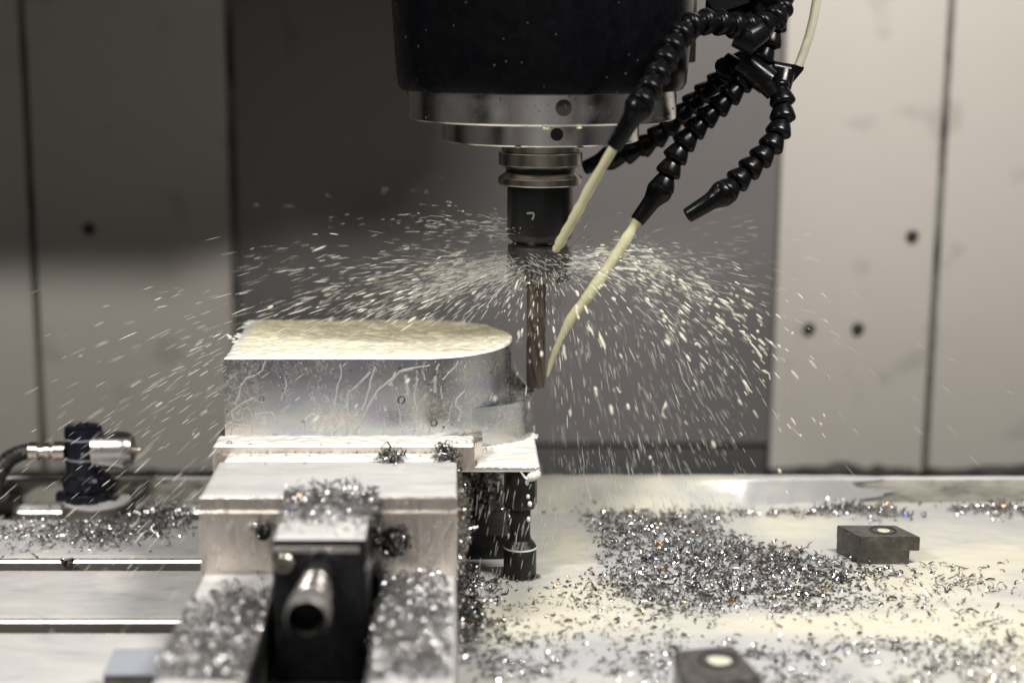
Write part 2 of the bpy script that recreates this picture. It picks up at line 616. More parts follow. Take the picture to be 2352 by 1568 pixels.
    for sx in (-1, 1):  # unseen enclosure sides, tone bands set for reflections and less bounce light
        m = MB(); m.box((sx * 902 - 10, 640, -340), (sx * 902 + 10, YW + 40, 900), 2); structure(m.build('side_wall', M['grey_sheet'], None))
        m = MB(); m.box((sx * 902 - 10, -400, -340), (sx * 902 + 10, 200, 900), 2); structure(m.build('side_wall', M['white_sheet'], None))
        m = MB(); m.box((sx * 906 - 6, 201, -340), (sx * 906 + 6, 639, 900), 2); structure(m.build('side_wall', M['hole'], None))


build_setting()


# ------------------------------------------------------------------ spindle, tool holder, cutter
def build_spindle():
    def zc(py):
        return aty(1238, py, YSP).z

    def rr(d, py):
        return px_r(d, YSP, zc(py))
    sp = empty('spindle_head', 'black spindle housing with two bright steel rings above the cutting tool', 'spindle', (XSP, YSP, zc(200)))
    m = MB()
    m.lathe([(rr(318, 205), zc(205)), (rr(323, 200), zc(203)), (rr(331, 185), zc(188)), (rr(337, 120), zc(120)), (rr(346, 0), zc(0)), (rr(352, -60), 555)], (XSP, YSP, 0), n=96)
    m.build('housing', M['enamel'], sp)
    m = MB()
    m.box((XSP - 25, YSP + 60, zc(150)), (aty(1598, 60, YSP + 70).x, YSP + 130, zc(-60)), 3); m.build('rear_bracket', M['steel_dark'], sp)
    m = MB(); m.box((XSP - 130, YSP - 110, 548), (XSP + 130, 1237, 860), 14, 3); m.build('headstock', M['enamel'], sp)  # out of view; underside height shaped for the shadow edge on the wall
    m = MB(); m.box((XSP - 900, 1238, 428), (-337, 1420, 900), 8, 3); m.build('shadow_box', M['enamel'], sp)  # unseen box, added to cast the shadow across the left wall panels
    m = MB(); m.box((-336, 1238, 452), (XSP + 130, 1420, 900), 8, 3); m.build('shadow_box', M['enamel'], sp)  # second unseen box, added to shape the shadow on the middle panel
    m = MB()
    r1 = rr(308, 240)
    m.lathe([(r1 * .9, zc(198)), (r1, zc(201)), (r1, zc(268)), (r1 - 1.2, zc(271.5)), (rr(226, 272), zc(271.6))], (XSP, YSP, 0), n=128)
    ring = m.build('nose_ring', M['steel'], sp)
    m = MB()
    r2 = rr(224.5, 300)
    m.lathe([(r2, zc(271)), (r2, zc(319)), (r2 - 1, zc(322)), (rr(90, 322), zc(322.2))], (XSP, YSP, 0), n=128)
    ring2 = m.build('lower_ring', M['steel'], sp)
    for ring_, r_, py, hr in ((ring, r1, 248, 5.4), (ring2, r2, 309, 4.3)):
        a = R(-84 if ring_ is ring else -84)
        d = Vector((math.cos(a), math.sin(a), 0))
        pz = aty(1258, py, YSP - r_).z
        m = MB()
        m.lathe([(hr + .3, -1), (hr + .3, .12), (hr - .3, .22), (hr - .8, .16), (.1, .2)], (XSP + d.x * r_, YSP + d.y * r_, pz), d, 24)
        m.build('screw_hole', M['hole'], ring_)  # flat dark disc on the ring, the hole's shade put into its colour
    # drops that hang from the rings
    for px, py, rs, Y, lab in ((1256, 295, 6, YSP - r1 + 3, 'largest milky drop hanging from the middle of the upper steel ring'), (1330, 294, 3.5, YSP - r1 + 4, 'small drop under the upper steel ring, right of its largest drop'),
                               (1190, 337, 4, YSP - r2 + 2, 'drop under the lower steel ring above the left edge of the holder'), (1333, 339, 5, YSP - r2 + 2, 'drop under the lower steel ring above the right edge of the holder'),
                               (1122, 325, 4, YSP - r2 * .8, 'drop at the far left under the lower steel ring'), (1442, 326, 4.5, YSP - r2 * .5, 'drop at the far right under the lower steel ring')):
        p = aty(px, py, Y)
        rad = px_r(rs, Y, p.z)
        m = MB(); m.ball(p, rad, (1.9, 1.2, .85), 14, 8)
        tag(m.build('hanging_drop', M['cream'], None), lab, 'drop', 'drops hanging from the spindle rings')

    th = empty('tool_holder', 'cylindrical tool holder with grooved steel flange and dark lower body', 'tool holder', (XSP, YSP, zc(560)))
    m = MB()
    m.lathe([(rr(89, 330), zc(318)), (rr(89, 330), zc(345)), (rr(80, 345), zc(345.5)), (rr(80, 347), zc(347.5)), (rr(94, 348), zc(348)), (rr(96, 350), zc(350)), (rr(96, 376), zc(376)), (rr(94, 378), zc(378.5)), (rr(80, 385), zc(386))], (XSP, YSP, 0), n=72)
    m.build('upper_flange', M['steel_dark'], th)
    m = MB(); m.lathe([(rr(80, 386), zc(385.5)), (rr(79, 386), zc(387)), (rr(79, 400), zc(399)), (rr(80, 400), zc(400))], (XSP, YSP, 0), n=72, cap=False); m.build('groove', M['black_oxide'], th)
    m = MB(); m.lathe([(rr(80, 392), zc(395)), (rr(94, 404), zc(405)), (rr(96, 407), zc(407)), (rr(96, 421), zc(420)), (rr(94, 423), zc(422.5)), (rr(75, 424), zc(423))], (XSP, YSP, 0), n=72); m.build('lower_flange', M['steel_dark'], th)
    m = MB(); m.lathe([(rr(75.5, 424), zc(422.5)), (rr(75.5, 530), zc(533)), (rr(72, 540), zc(545)), (rr(60, 557), zc(556)), (rr(58, 557), zc(560))], (XSP, YSP, 0), n=72); body = m.build('body', M['black_oxide'], th)
    m = MB()                                 # collet nut with six slots
    na = 72
    def slot(t, h):
        return .90 if (math.degrees(t) % 60) < 15 and zc(638) < h < zc(590) else 1.0
    m.lathe([(rr(62, 560), zc(558)), (rr(72, 563), zc(562)), (rr(73, 566), zc(567)), (rr(73, 588), zc(588)), (rr(74, 592), zc(591)), (rr(74, 634), zc(634)), (rr(70, 640), zc(641)), (rr(40, 640), zc(642)), (rr(30, 643), zc(640))], (XSP, YSP, 0), n=na, wob=slot)
    m.build('collet_nut', M['nut'], th)
    # the small figure and dash on the body
    rb = rr(75.5, 500) + .05
    def onb(px, py):
        x = aty(px, py, YSP - rb).x - XSP
        return Vector((XSP + x, YSP - math.sqrt(max(rb * rb - x * x, 1)) - .1, aty(px, py, YSP - rb).z))
    m = MB()
    m.tube([onb(x, y) for x, y in ((1211, 491), (1218, 490), (1227, 490))], .8, 6)
    m.tube([onb(x, y) for x, y in ((1227, 491), (1226, 498), (1223, 505))], .8, 6)
    m.build('figure', M['mark'], body)

    em = empty('end_mill', 'brown carbide end mill hanging from the tool holder beside the block', 'cutting tool', (XSP, YSP, Z_STEP + 3))
    xe = XSP - 2.0
    re = 7.4
    zt, zb = zc(640), Z_STEP + 2
    m = MB(); m.lathe([(re, zt + 4), (re, zt - 28), (re - .4, zt - 29)], (xe, YSP, 0), n=32); m.build('shank', M['cutter'], em)
    m = MB()                                 # fluted part: twisted four-lobed section
    nz = 130
    prof = [(re, zb + (zt - 28 - zb) * (1 - i / nz)) for i in range(nz + 1)]
    H = zt - zb
    m.lathe(prof, (xe, YSP, 0), n=80, wob=lambda t, h: 1 - .24 * max(0, math.cos(4 * (t + (h - zb) / H * 3.4))) ** 1.2)
    m.build('flutes', M['cutter'], em, ang=25)
    return zc, rr


zc, rr = build_spindle()


# ------------------------------------------------------------------ coolant hoses
def seg_mesh():
    Rr = 9.5
    m = MB()
    prof = [(.60, -2.6), (.82, -2.0), (.95, -1.2), (1.0, -.2), (1.0, .9), (.95, 2.6), (.87, 4.8), (.77, 7.2), (.68, 8.8), (.66, 9.6), (.74, 10.4), (.80, 11.6), (.80, 13.0), (.72, 14.6), (.5, 15.8), (.1, 16.2)]
    m.lathe([(r * Rr, h) for r, h in prof], n=20)
    me = bpy.data.meshes.new('segment')
    me.from_pydata([tuple(Vector(v) * S) for v in m.v], [], m.f)
    me.shade_smooth(); me.set_sharp_from_angle(angle=R(50))
    me.materials.append(M['plastic'])
    return me


def nozzle_mesh(L):
    m = MB()
    prof = [(5.5, -3), (8.4, -2), (9.6, .5), (9.8, 3.5), (9.3, 5.5), (8.0, 8.5), (6.9, 11.5), (6.4, 14), (5.5, L - .6), (5.2, L), (4.2, L), (4.1, L - 7), (.1, L - 7)]
    m.lathe(prof, n=24)
    me = bpy.data.meshes.new('nozzle')
    me.from_pydata([tuple(Vector(v) * S) for v in m.v], [], m.f)
    me.shade_smooth(); me.set_sharp_from_angle(angle=R(35))
    me.materials.append(M['plastic'])
    return me


SEG = seg_mesh()


def hose(label, pts, noz):
    """pts: world mm points from the manifold end to the nozzle root; noz: nozzle tip"""
    pts = [Vector(p) for p in pts]
    # resample at the pitch of the segments
    cum = [0]
    for a, b in zip(pts, pts[1:]):
        cum.append(cum[-1] + (b - a).length)
    n = max(2, round(cum[-1] / 12.2))
    out = []
    for k in range(n + 1):
        s = cum[-1] * k / n
        i = max(j for j in range(len(cum)) if cum[j] <= s + 1e-6)
        i = min(i, len(pts) - 2)
        t = (s - cum[i]) / (cum[i + 1] - cum[i])
        # Catmull-Rom
        p0, p1, p2, p3 = pts[max(i - 1, 0)], pts[i], pts[i + 1], pts[min(i + 2, len(pts) - 1)]
        out.append(.5 * ((2 * p1) + (p2 - p0) * t + (2 * p0 - 5 * p1 + 4 * p2 - p3) * t * t + (3 * p1 - p0 - 3 * p2 + p3) * t ** 3))
    root = empty('coolant_hose', label, 'hose', out[-1])
    for a, b in zip(out, out[1:]):
        d = (b - a).normalized()
        o = link('segment', SEG, None, root, b)
        o.rotation_euler = (-d).to_track_quat('Z', 'Y').to_euler()
    L = (Vector(noz) - out[-1]).length
    o = link('nozzle', nozzle_mesh(L), None, root, out[-1])
    o.rotation_euler = (Vector(noz) - out[-1]).to_track_quat('Z', 'Y').to_euler()
    return root


def Z3(x, y):                                # crop pixels -> picture pixels
    return 1263.2 + .3478 * x, .3478 * y


def build_hoses():
    def P(lst, Y0, Y1):
        n = len(lst)
        return [aty(x, y, Y0 + (Y1 - Y0) * i / max(n - 1, 1)) for i, (x, y) in enumerate(lst)]
    YA0, YA1 = YSP - 40, YSP - 125
    A = P([(1800, 20), (1770, 50), (1725, 62), (1680, 58), (1635, 50), (1590, 58), (1560, 85), (1537, 122), (1517, 160), (1494, 200), (1472, 238)], YA0, YA1)
    tipA = aty(1410, 338, YSP - 118)
    hose('black segmented hose nearest the camera, its nozzle jetting coolant over the steel rings', A, tipA)
    B = P([(1780, 20), (1755, 80), (1722, 125), (1680, 165), (1635, 200), (1595, 235), (1555, 272), (1515, 310), (1470, 340), (1420, 357), (1408, 360)], YSP + 30, YSP + 55)
    hose('black segmented hose behind the steel rings, its dry nozzle pointing at the holder flange', B, aty(1342, 386, YSP + 50))
    Cc = P([(1800, -10), (1783, 45), (1768, 95), (1748, 135), (1722, 170), (1690, 205), (1655, 240), (1616, 275), (1583, 312), (1556, 352), (1537, 392), (1520, 432)], YSP - 10, YSP - 30)
    tipC = aty(1463, 508, YSP - 34)
    hose('black segmented hose with the middle nozzle jetting coolant toward the end mill', Cc, tipC)
    D = P([(1790, 200), (1797, 230), (1799, 262), (1791, 295), (1776, 328), (1750, 360), (1718, 392), (1688, 421), (1668, 440)], YSP - 25, YSP - 55)
    hose('black segmented hose curving before the pale wall, its nozzle empty', D, aty(1578, 496, YSP - 58))

    # manifold of valves and joints the hoses come from
    Y = YSP - 20
    mf = empty('hose_manifold', 'black plastic manifold of joints and valve knobs behind the hoses', 'manifold', aty(1760, 120, Y))
    m = MB(); m.tube([aty(1660, 150, Y + 26), aty(1700, 172, Y + 20), aty(1722, 190, Y + 12)], [10.5, 10, 9.0], 20); m.build('valve_stub', M['plastic'], mf)
    m = MB(); m.ball(aty(1662, 152, Y + 22), px_r(21, Y, 380), n=20, m=12); m.build('ball_joint', M['plastic'], mf)
    m = MB(); m.tube([aty(1700, 140, Y), aty(1765, 190, Y - 4)], [10, 10], 20); m.tube([aty(1705, 190, Y + 5), aty(1750, 145, Y + 2)], [9, 9], 18); m.build('cross_fitting', M['plastic'], mf)
    m = MB(); m.tube([aty(1775, 158, Y + 8), aty(1812, 166, Y + 8)], [6, 6.2], 18); m.build('spigot', M['plastic'], mf)
    m = MB(); m.tube([aty(1800, 170, Y + 6), aty(1793, 208, Y - 2)], [8, 7.2], 18); m.tube([aty(1757, 195, Y - 8), aty(1776, 219, Y - 10)], [6.5, 5], 16); m.build('elbow', M['plastic'], mf)
    m = MB()
    tri = [aty(x, y, Y + 10) for x, y in ((1806, 150), (1812, 147), (1843, 150), (1847, 156), (1845, 162), (1815, 198), (1802, 208), (1797, 196))]
    n = len(tri)
    m.add(tri + [t + Vector((0, 9, 0)) for t in tri], [tuple(range(n)), tuple(range(n, 2 * n))[::-1]] + [(i, (i + 1) % n, n + (i + 1) % n, n + i) for i in range(n)])
    m.build('gusset', M['plastic'], mf, smooth=False)
    m = MB()
    a, b = aty(1632, 34, YSP - 45), aty(1708, 8, YSP - 40)
    m.tube([a, b], [12, 13], 4); m.build('valve_body', M['plastic'], mf, smooth=False)
    m = MB(); m.tube([aty(1690, 82, YSP - 60), aty(1716, 92, YSP - 62), aty(1745, 70, YSP - 55)], [8, 11, 9], 16); m.build('valve_knob', M['plastic'], mf)
    m = MB(); m.tube([aty(1760, -60, Y), aty(1765, -5, Y), aty(1770, 30, Y)], [22, 21, 14], 24); m.build('manifold_body', M['plastic'], mf)

    m = MB()
    path = [aty(x, y, Y + 12) for x, y in ((1834, 152), (1846, 120), (1858, 85), (1868, 45), (1876, 0), (1882, -60))]
    m.tube(path, px_r(10.5, Y, 390), 20)
    t = m.build('clear_tube', M['tube'], None)
    tag(t, 'translucent yellowish plastic tube rising from the black fitting on the right', 'tube')

    # jets
    def jet(pts, rad, label, seed):
        p2, r2 = [], []
        rnd = random.Random(seed)
        for i in range(len(pts) - 1):
            for k in range(6):
                t = k / 6
                p2.append(Vector(pts[i]).lerp(Vector(pts[i + 1]), t)); r2.append((rad[i] * (1 - t) + rad[i + 1] * t) * rnd.uniform(.80, .98))
        p2.append(Vector(pts[-1])); r2.append(rad[-1] * .7)
        m = MB(); m.tube(p2, r2, 14)
        tag(m.build('coolant_jet', M['cream'], None, ang=80), label, 'coolant jet')
    jet([tipA + (tipA - aty(1395, 362, YSP - 112)) * .4, aty(1355, 432, YSP - 105), aty(1318, 502, YSP - 98), aty(1285, 560, YSP - 90), aty(1274, 576, YSP - 86)], [3.6, 4.2, 4.2, 4.0, 2.6], 'straight cream coolant jet striking the collet nut of the tool holder', 1)
    jet([tipC + Vector((1.4, 0, 2.2)), aty(1430, 562, YSP - 33), aty(1394, 618, YSP - 32), aty(1354, 676, YSP - 30), aty(1312, 730, YSP - 27), aty(1285, 782, YSP - 24), aty(1266, 830, YSP - 20), aty(1257, 866, YSP - 18)], [3.9, 4.6, 4.4, 5.0, 4.4, 3.0, 2.3, 1.0], 'lower cream coolant jet thinning toward the tip of the end mill', 2)


build_hoses()


# ------------------------------------------------------------------ workpiece
def outline(xl, xc, yc, rx, ry, n=40):
    o = [(xl, yc - ry)]
    for k in range(n + 1):
        t = -PI / 2 + PI * k / n
        o.append((xc + rx * math.cos(t), yc + ry * math.sin(t)))
    o.append((xl, yc + ry))
    return o


def face_pt(px, py):
    """a point on the front of the block, flat part or rounded end"""
    p = aty(px, py, YF)
    if p.x <= XC:
        return p, Vector((0, -1, 0))
    dx, dy, dz = ray(px, py)
    # (t dx - XC)^2/RX^2 + (t dy - YC)^2/RY^2 = 1
    A = (dx / RX) ** 2 + (dy / RY) ** 2
    B = -2 * (dx * XC / RX ** 2 + dy * YC / RY ** 2)
    Cc = (XC / RX) ** 2 + (YC / RY) ** 2 - 1
    disc = max(B * B - 4 * A * Cc, 0)
    t = (-B - math.sqrt(disc)) / (2 * A)
    q = Vector((dx * t, dy * t, CAMH + dz * t))
    nrm = Vector(((q.x - XC) / RX ** 2, (q.y - YC) / RY ** 2, 0)).normalized()
    return q, nrm


def Z7(x, y):
    return (750 + x / 1.568) * .5742, (1200 + y / 1.568) * .5742


def build_work():
    wp = empty('workpiece', 'machined aluminium block with rounded end, wet with milky coolant, clamped in the vise', 'metal block', ((X_L + XC) / 2, YC, Z_BASE))
    m = MB(); m.prism(outline(X_L, XC, YC, RX, RY, 56), Z_PLATE - .8, Z_TOP)
    b = m.build('block', M['alu_block'], wp, ang=20)
    xr = at(1090, 1027, Z_LEDGE).x           # right end of the thick base
    xp = at(1242, 1076, Z_PLATE).x           # right end of the thin plate
    YBB = YC + (YC - YB)
    # base: a thick left part with a round bite for the thin plate
    m = MB()
    o = [(X_L - 5, YB), (xr, YB)]
    o += [(xr + .5, YB + 12), (xr + 6, YB + 22), (xr + 6, YBB), (X_L - 5, YBB)]
    m.prism(o, Z_BASE + .4, Z_LEDGE); m.build('base', M['alu_jaw'], wp, smooth=False)
    m = MB(); m.box((xr - 14, YB + .3, Z_BASE), (xp, YBB - .3, Z_PLATE), .5, 1); m.build('plate', M['alu_jaw'], wp, smooth=False)
    # lower uncut step round the end, on the plate
    m = MB(); m.prism(outline(XC, XC, YC, 86, 88, 48), Z_PLATE - .2, Z_LEDGE - 3); 
    oo = []
    for k in range(61):
        t = R(-62 + 137 * k / 60)
        g = float(sstep(-60, -24, math.degrees(t)))
        oo.append((XC + (RX - .6 + 17.6 * g) * math.cos(t), YC + (RY - .6 + 12.6 * g) * math.sin(t)))
    for k in range(41):
        t = R(75 - 137 * k / 40)
        oo.append((XC + (RX - 3) * math.cos(t), YC + (RY - 3) * math.sin(t)))
    m2 = MB(); m2.prism(oo, Z_PLATE - .1, Z_STEP)
    m2.build('step', M['alu_block'], wp, ang=20)
    # curved web left by the cutter between block and step
    m3 = MB()
    vs, fs = [], []
    na, nh = 24, 14
    for i in range(na + 1):
        t = R(-14 + 80 * i / na)
        for j in range(nh + 1):
            u = j / nh
            z = Z_TOP - 6 - (Z_TOP - 6 - Z_STEP) * u
            e = (u ** 1.7) * 13.0 * float(sstep(-14, 4, math.degrees(t)))
            vs.append((XC + (RX + .3 + e) * math.cos(t), YC + (RY + .3 + e) * math.sin(t), z))
    for i in range(na):
        for j in range(nh):
            fs.append((i * (nh + 1) + j, (i + 1) * (nh + 1) + j, (i + 1) * (nh + 1) + j + 1, i * (nh + 1) + j + 1))
    k0 = len(vs)
    for i in range(na + 1):
        t = R(-14 + 80 * i / na)
        vs += [(XC + (RX - 4) * math.cos(t), YC + (RY - 4) * math.sin(t), Z_TOP - 6), (XC + (RX - 4) * math.cos(t), YC + (RY - 4) * math.sin(t), Z_STEP)]
    for i in range(na):
        fs.append((k0 + 2 * i, k0 + 2 * i + 2, (i + 1) * (nh + 1), i * (nh + 1)))
    m3.add(vs, fs)
    m3.build('web', M['alu_block'], wp, ang=30)

    m = MB(); pts, rr_ = [], []
    for k in range(60):
        t = R(-78 + 66 * k / 59); g = float(sstep(-60, -24, math.degrees(t)))
        pts.append((XC + (RX + .6 + 17.2 * g) * math.cos(t), YC + (RY + .6 + 12.2 * g) * math.sin(t), Z_PLATE + 1.4)); rr_.append(random.uniform(1.0, 2.0))
    m.tube(pts, rr_, 8)
    for k in range(130):
        t = R(random.uniform(-78, -14)); g = float(sstep(-60, -24, math.degrees(t))); e = abs(random.gauss(0, 3.5))
        m.ball((XC + (RX + 1.5 + e + 17.2 * g) * math.cos(t), YC + (RY + 1.5 + e + 12.2 * g) * math.sin(t), Z_PLATE + 2.0), random.uniform(.5, 1.4), n=8, m=6)
    o = stuff(m.build('foam_bead', M['milk'], None)); o['label'] = 'bead of white foam round the foot of the rounded end'
    # foamy coolant standing on the block
    nu, nv = 190, 90
    u = np.linspace(0, 1, nu)[:, None] * np.ones((1, nv))
    v = np.linspace(-1, 1, nv)[None, :] * np.ones((nu, 1))
    xl, xr2 = X_L + .6, XC + RX - .3
    x = xl + (xr2 - xl) * (1 - (1 - u) ** 1.35)
    hw = np.where(x < XC, RY, RY * np.sqrt(np.clip(1 - ((x - XC) / RX) ** 2, 0, 1)))
    hw = hw - .4
    y = YC + v * hw
    edge = np.clip(np.minimum((1 - np.abs(v)) * hw, np.minimum(x - xl, 99)), 0, 99)
    prof = .35 * (1 - np.exp(-edge / .8)) + .65 * (1 - np.exp(-edge / 7))
    nz = fbm(x / 7 + 40, y / 5, 3, 4) + .25 * fbm(x / 3.2, y / 2.6, 8, 2)
    z = Z_TOP + .15 + prof * (1.0 + 2.6 * nz)
    rag = (vnoise(x / 2.5, y / 2.5, 5) - .5) * .7 * np.exp(-edge / 2.0)
    y = y + rag * np.sign(v)
    x = x + np.where(u < .02, (vnoise(y / 4, y / 4, 9) - .6) * 1.2, 0)
    th = sstep(2, 10, edge + 5 * (fbm(x / 9, y / 9, 21) - .5)) * (.55 + .45 * sstep(-.5, .8, v + .2))
    o = raw_mesh('coolant_foam', np.stack([x, y, z], -1).reshape(-1, 3), grid_faces(nu, nv), M['foam'], None, {'thick': ('FLOAT', th)})
    stuff(o); tag(o, 'creamy yellow coolant foam standing on top of the aluminium block')
    # foam that climbs over the rear left corner and crests along the back
    m = MB()
    for px, py, r in ((572, 741, 5), (580, 738, 5.5), (592, 737, 4), (560, 748, 3), (532, 775, 3.2), (540, 782, 3.0), (625, 738, 2.6), (740, 735, 2), (756, 731, 1.6), (764, 735, 2.2), (905, 739, 2), (700, 738, 2.3), (1000, 743, 2), (550, 765, 3), (545, 770, 3)):
        p = at(px, py, Z_TOP + 2)
        m.ball(p - Vector((0, 0, 1.2)), r * .55, (1.7, 1.0, .7), 12, 8, Matrix.Rotation(random.uniform(-.5, .5), 3, 'Y'))
    for px, py, ex, ey in ((756, 736, 766, 727), (530, 776, 521, 768), (905, 741, 915, 733)):
        m.tube([at(px, py, Z_TOP + 2), at(px, py, Z_TOP + 2).lerp(aty(ex, ey, at(px, py, Z_TOP + 2).y), .6), aty(ex, ey, at(px, py, Z_TOP + 2).y)], [1.6, 1.0, .3], 8)
    stuff(m.build('foam_crest', M['milk'], None))['label'] = 'white foam splashes on the rear and left edge of the block top'

    # runs of coolant down the front of the block
    runs = [([(490, 380), (470, 440), (420, 475), (370, 490), (330, 540), (320, 600), (300, 650)], 8), ([(420, 610), (330, 655), (270, 705), (290, 750)], 7),
            ([(610, 480), (620, 540), (600, 580), (590, 620)], 6), ([(1180, 415), (1150, 500), (1140, 560), (1110, 650), (1100, 690)], 9),
            ([(1420, 430), (1330, 450), (1290, 490), (1200, 560), (1160, 620), (1120, 690), (1090, 760), (1050, 820), (1045, 885)], 12),
            ([(1310, 450), (1290, 490), (1268, 535)], 12), ([(1150, 450), (1100, 500), (1060, 540), (1010, 580), (1000, 650), (1005, 760), (1000, 830), (1010, 885)], 9),
            ([(940, 530), (935, 590), (920, 650), (930, 700), (915, 760), (935, 810), (900, 870)], 7), ([(1440, 440), (1435, 540), (1420, 610), (1440, 690), (1425, 780), (1410, 885)], 8),
            ([(1365, 470), (1380, 560), (1378, 592)], 13), ([(735, 760), (740, 860)], 6), ([(730, 740), (780, 712), (825, 740), (820, 800), (800, 870)], 5),
            ([(1330, 680), (1340, 780), (1360, 880)], 6), ([(1700, 380), (1680, 420), (1640, 455), (1600, 500)], 8), ([(1740, 570), (1690, 620), (1680, 660), (1720, 700), (1700, 760)], 11),
            ([(1520, 780), (1510, 890)], 6), ([(1555, 480), (1552, 580)], 10), ([(1238, 660), (1240, 690)], 11), ([(1340, 440), (1420, 425), (1520, 410)], 7),
            ([(260, 770), (330, 785), (350, 795), (400, 790), (412, 830)], 6), ([(410, 740), (430, 710), (530, 705), (548, 740)], 5), ([(280, 800), (270, 870)], 9),
            ([(1235, 740), (1230, 850)], 5), ([(1580, 400), (1560, 440)], 9), ([(1490, 395), (1470, 440), (1490, 500)], 7), ([(1590, 540), (1600, 620)], 6), ([(960, 400), (965, 480), (940, 530)], 6), ([(1660, 640), (1640, 740), (1590, 830)], 4)]
    m = MB()
    for pts, wd in runs:
        q, r = [], []
        n = len(pts)
        for i in range(n - 1):
            for k in range(4):
                t = k / 4
                x = pts[i][0] * (1 - t) + pts[i + 1][0] * t + random.uniform(-3, 3); y = pts[i][1] * (1 - t) + pts[i + 1][1] * t
                p, nn = face_pt(*Z7(x, y))
                ra = wd * .125 * random.uniform(.7, 1.2); q.append(p - nn * ra * .55); r.append(ra)
        p, nn = face_pt(*Z7(*pts[-1]))
        q.append(p - nn * wd * .06); r.append(wd * .14)
        m.tube(q, r, 8)
    for k in range(420):                     # loose droplets on the face
        x = random.uniform(235, 1900); y = 385 + 500 * random.random() ** 1.2
        if x < 1250 and random.random() < .55:
            continue
        p, nn = face_pt(*Z7(x, y))
        a = random.uniform(.2, .55) * (1.6 if random.random() < .1 else 1)
        m.ball(p, a, (1, .6, random.uniform(1, 2.2)), 7, 4)
    # a smeared band of coolant below the upper edge, in patches
    o = m.build('coolant_runs', M['run'], None, ang=80)
    stuff(o); o['label'] = 'milky runs and droplets of coolant on the front of the block'

    # coolant on the ledge, on the plate and along the jaw
    def strip(name, x0, x1, y0, y1, z, amp, mat, label, nx=150, ny=14, seed=0, thick=.3, edgef=None):
        xx = np.linspace(x0, x1, nx)[:, None] * np.ones((1, ny)); yy = np.linspace(y0, y1, ny)[None, :] * np.ones((nx, 1))
        d = np.minimum(np.minimum(xx - x0, x1 - xx), np.minimum(yy - y0, y1 - yy))
        zz = z + (1 - np.exp(-d / .7)) * (amp * (.6 + .8 * fbm(xx / 6, yy / 5, seed, 3)))
        if edgef is not None:
            yy = edgef(xx, yy)
        o = raw_mesh(name, np.stack([xx, yy, zz], -1).reshape(-1, 3), grid_faces(nx, ny), mat, None, {'thick': ('FLOAT', np.full(xx.size, thick))})
        stuff(o); o['label'] = label
        return o
    strip('ledge_coolant', X_L - 4.5, xr - .5, YB + .4, YF + 1, Z_LEDGE, 1.4, M['foam'], 'white coolant lying on the narrow ledge before the block', seed=4, thick=.05)
    strip('plate_coolant', xr + 1, xp - .5, YB + .8, YB + 150, Z_PLATE, 1.8, M['foam'], 'white foaming coolant on the thin plate right of the block', 60, 40, 6, .12)
    strip('base_lip_coolant', xr - 13, xp - 2, YB - 1.0, YB + .3, Z_BASE + .3, 1.6, M['run'], 'milky coolant clinging to the front edge of the thin plate', 90, 8, 9, .1)
    strip('jaw_gap_coolant', XV0 + 4, xr - 15, at(800, 1061, Z_JAW).y, YB - .2, Z_JAW + .1, 1.2, M['foam'], 'white coolant in the joint between jaw and block', 150, 14, 12, .08)
    return xr, xp


XR, XP = build_work()


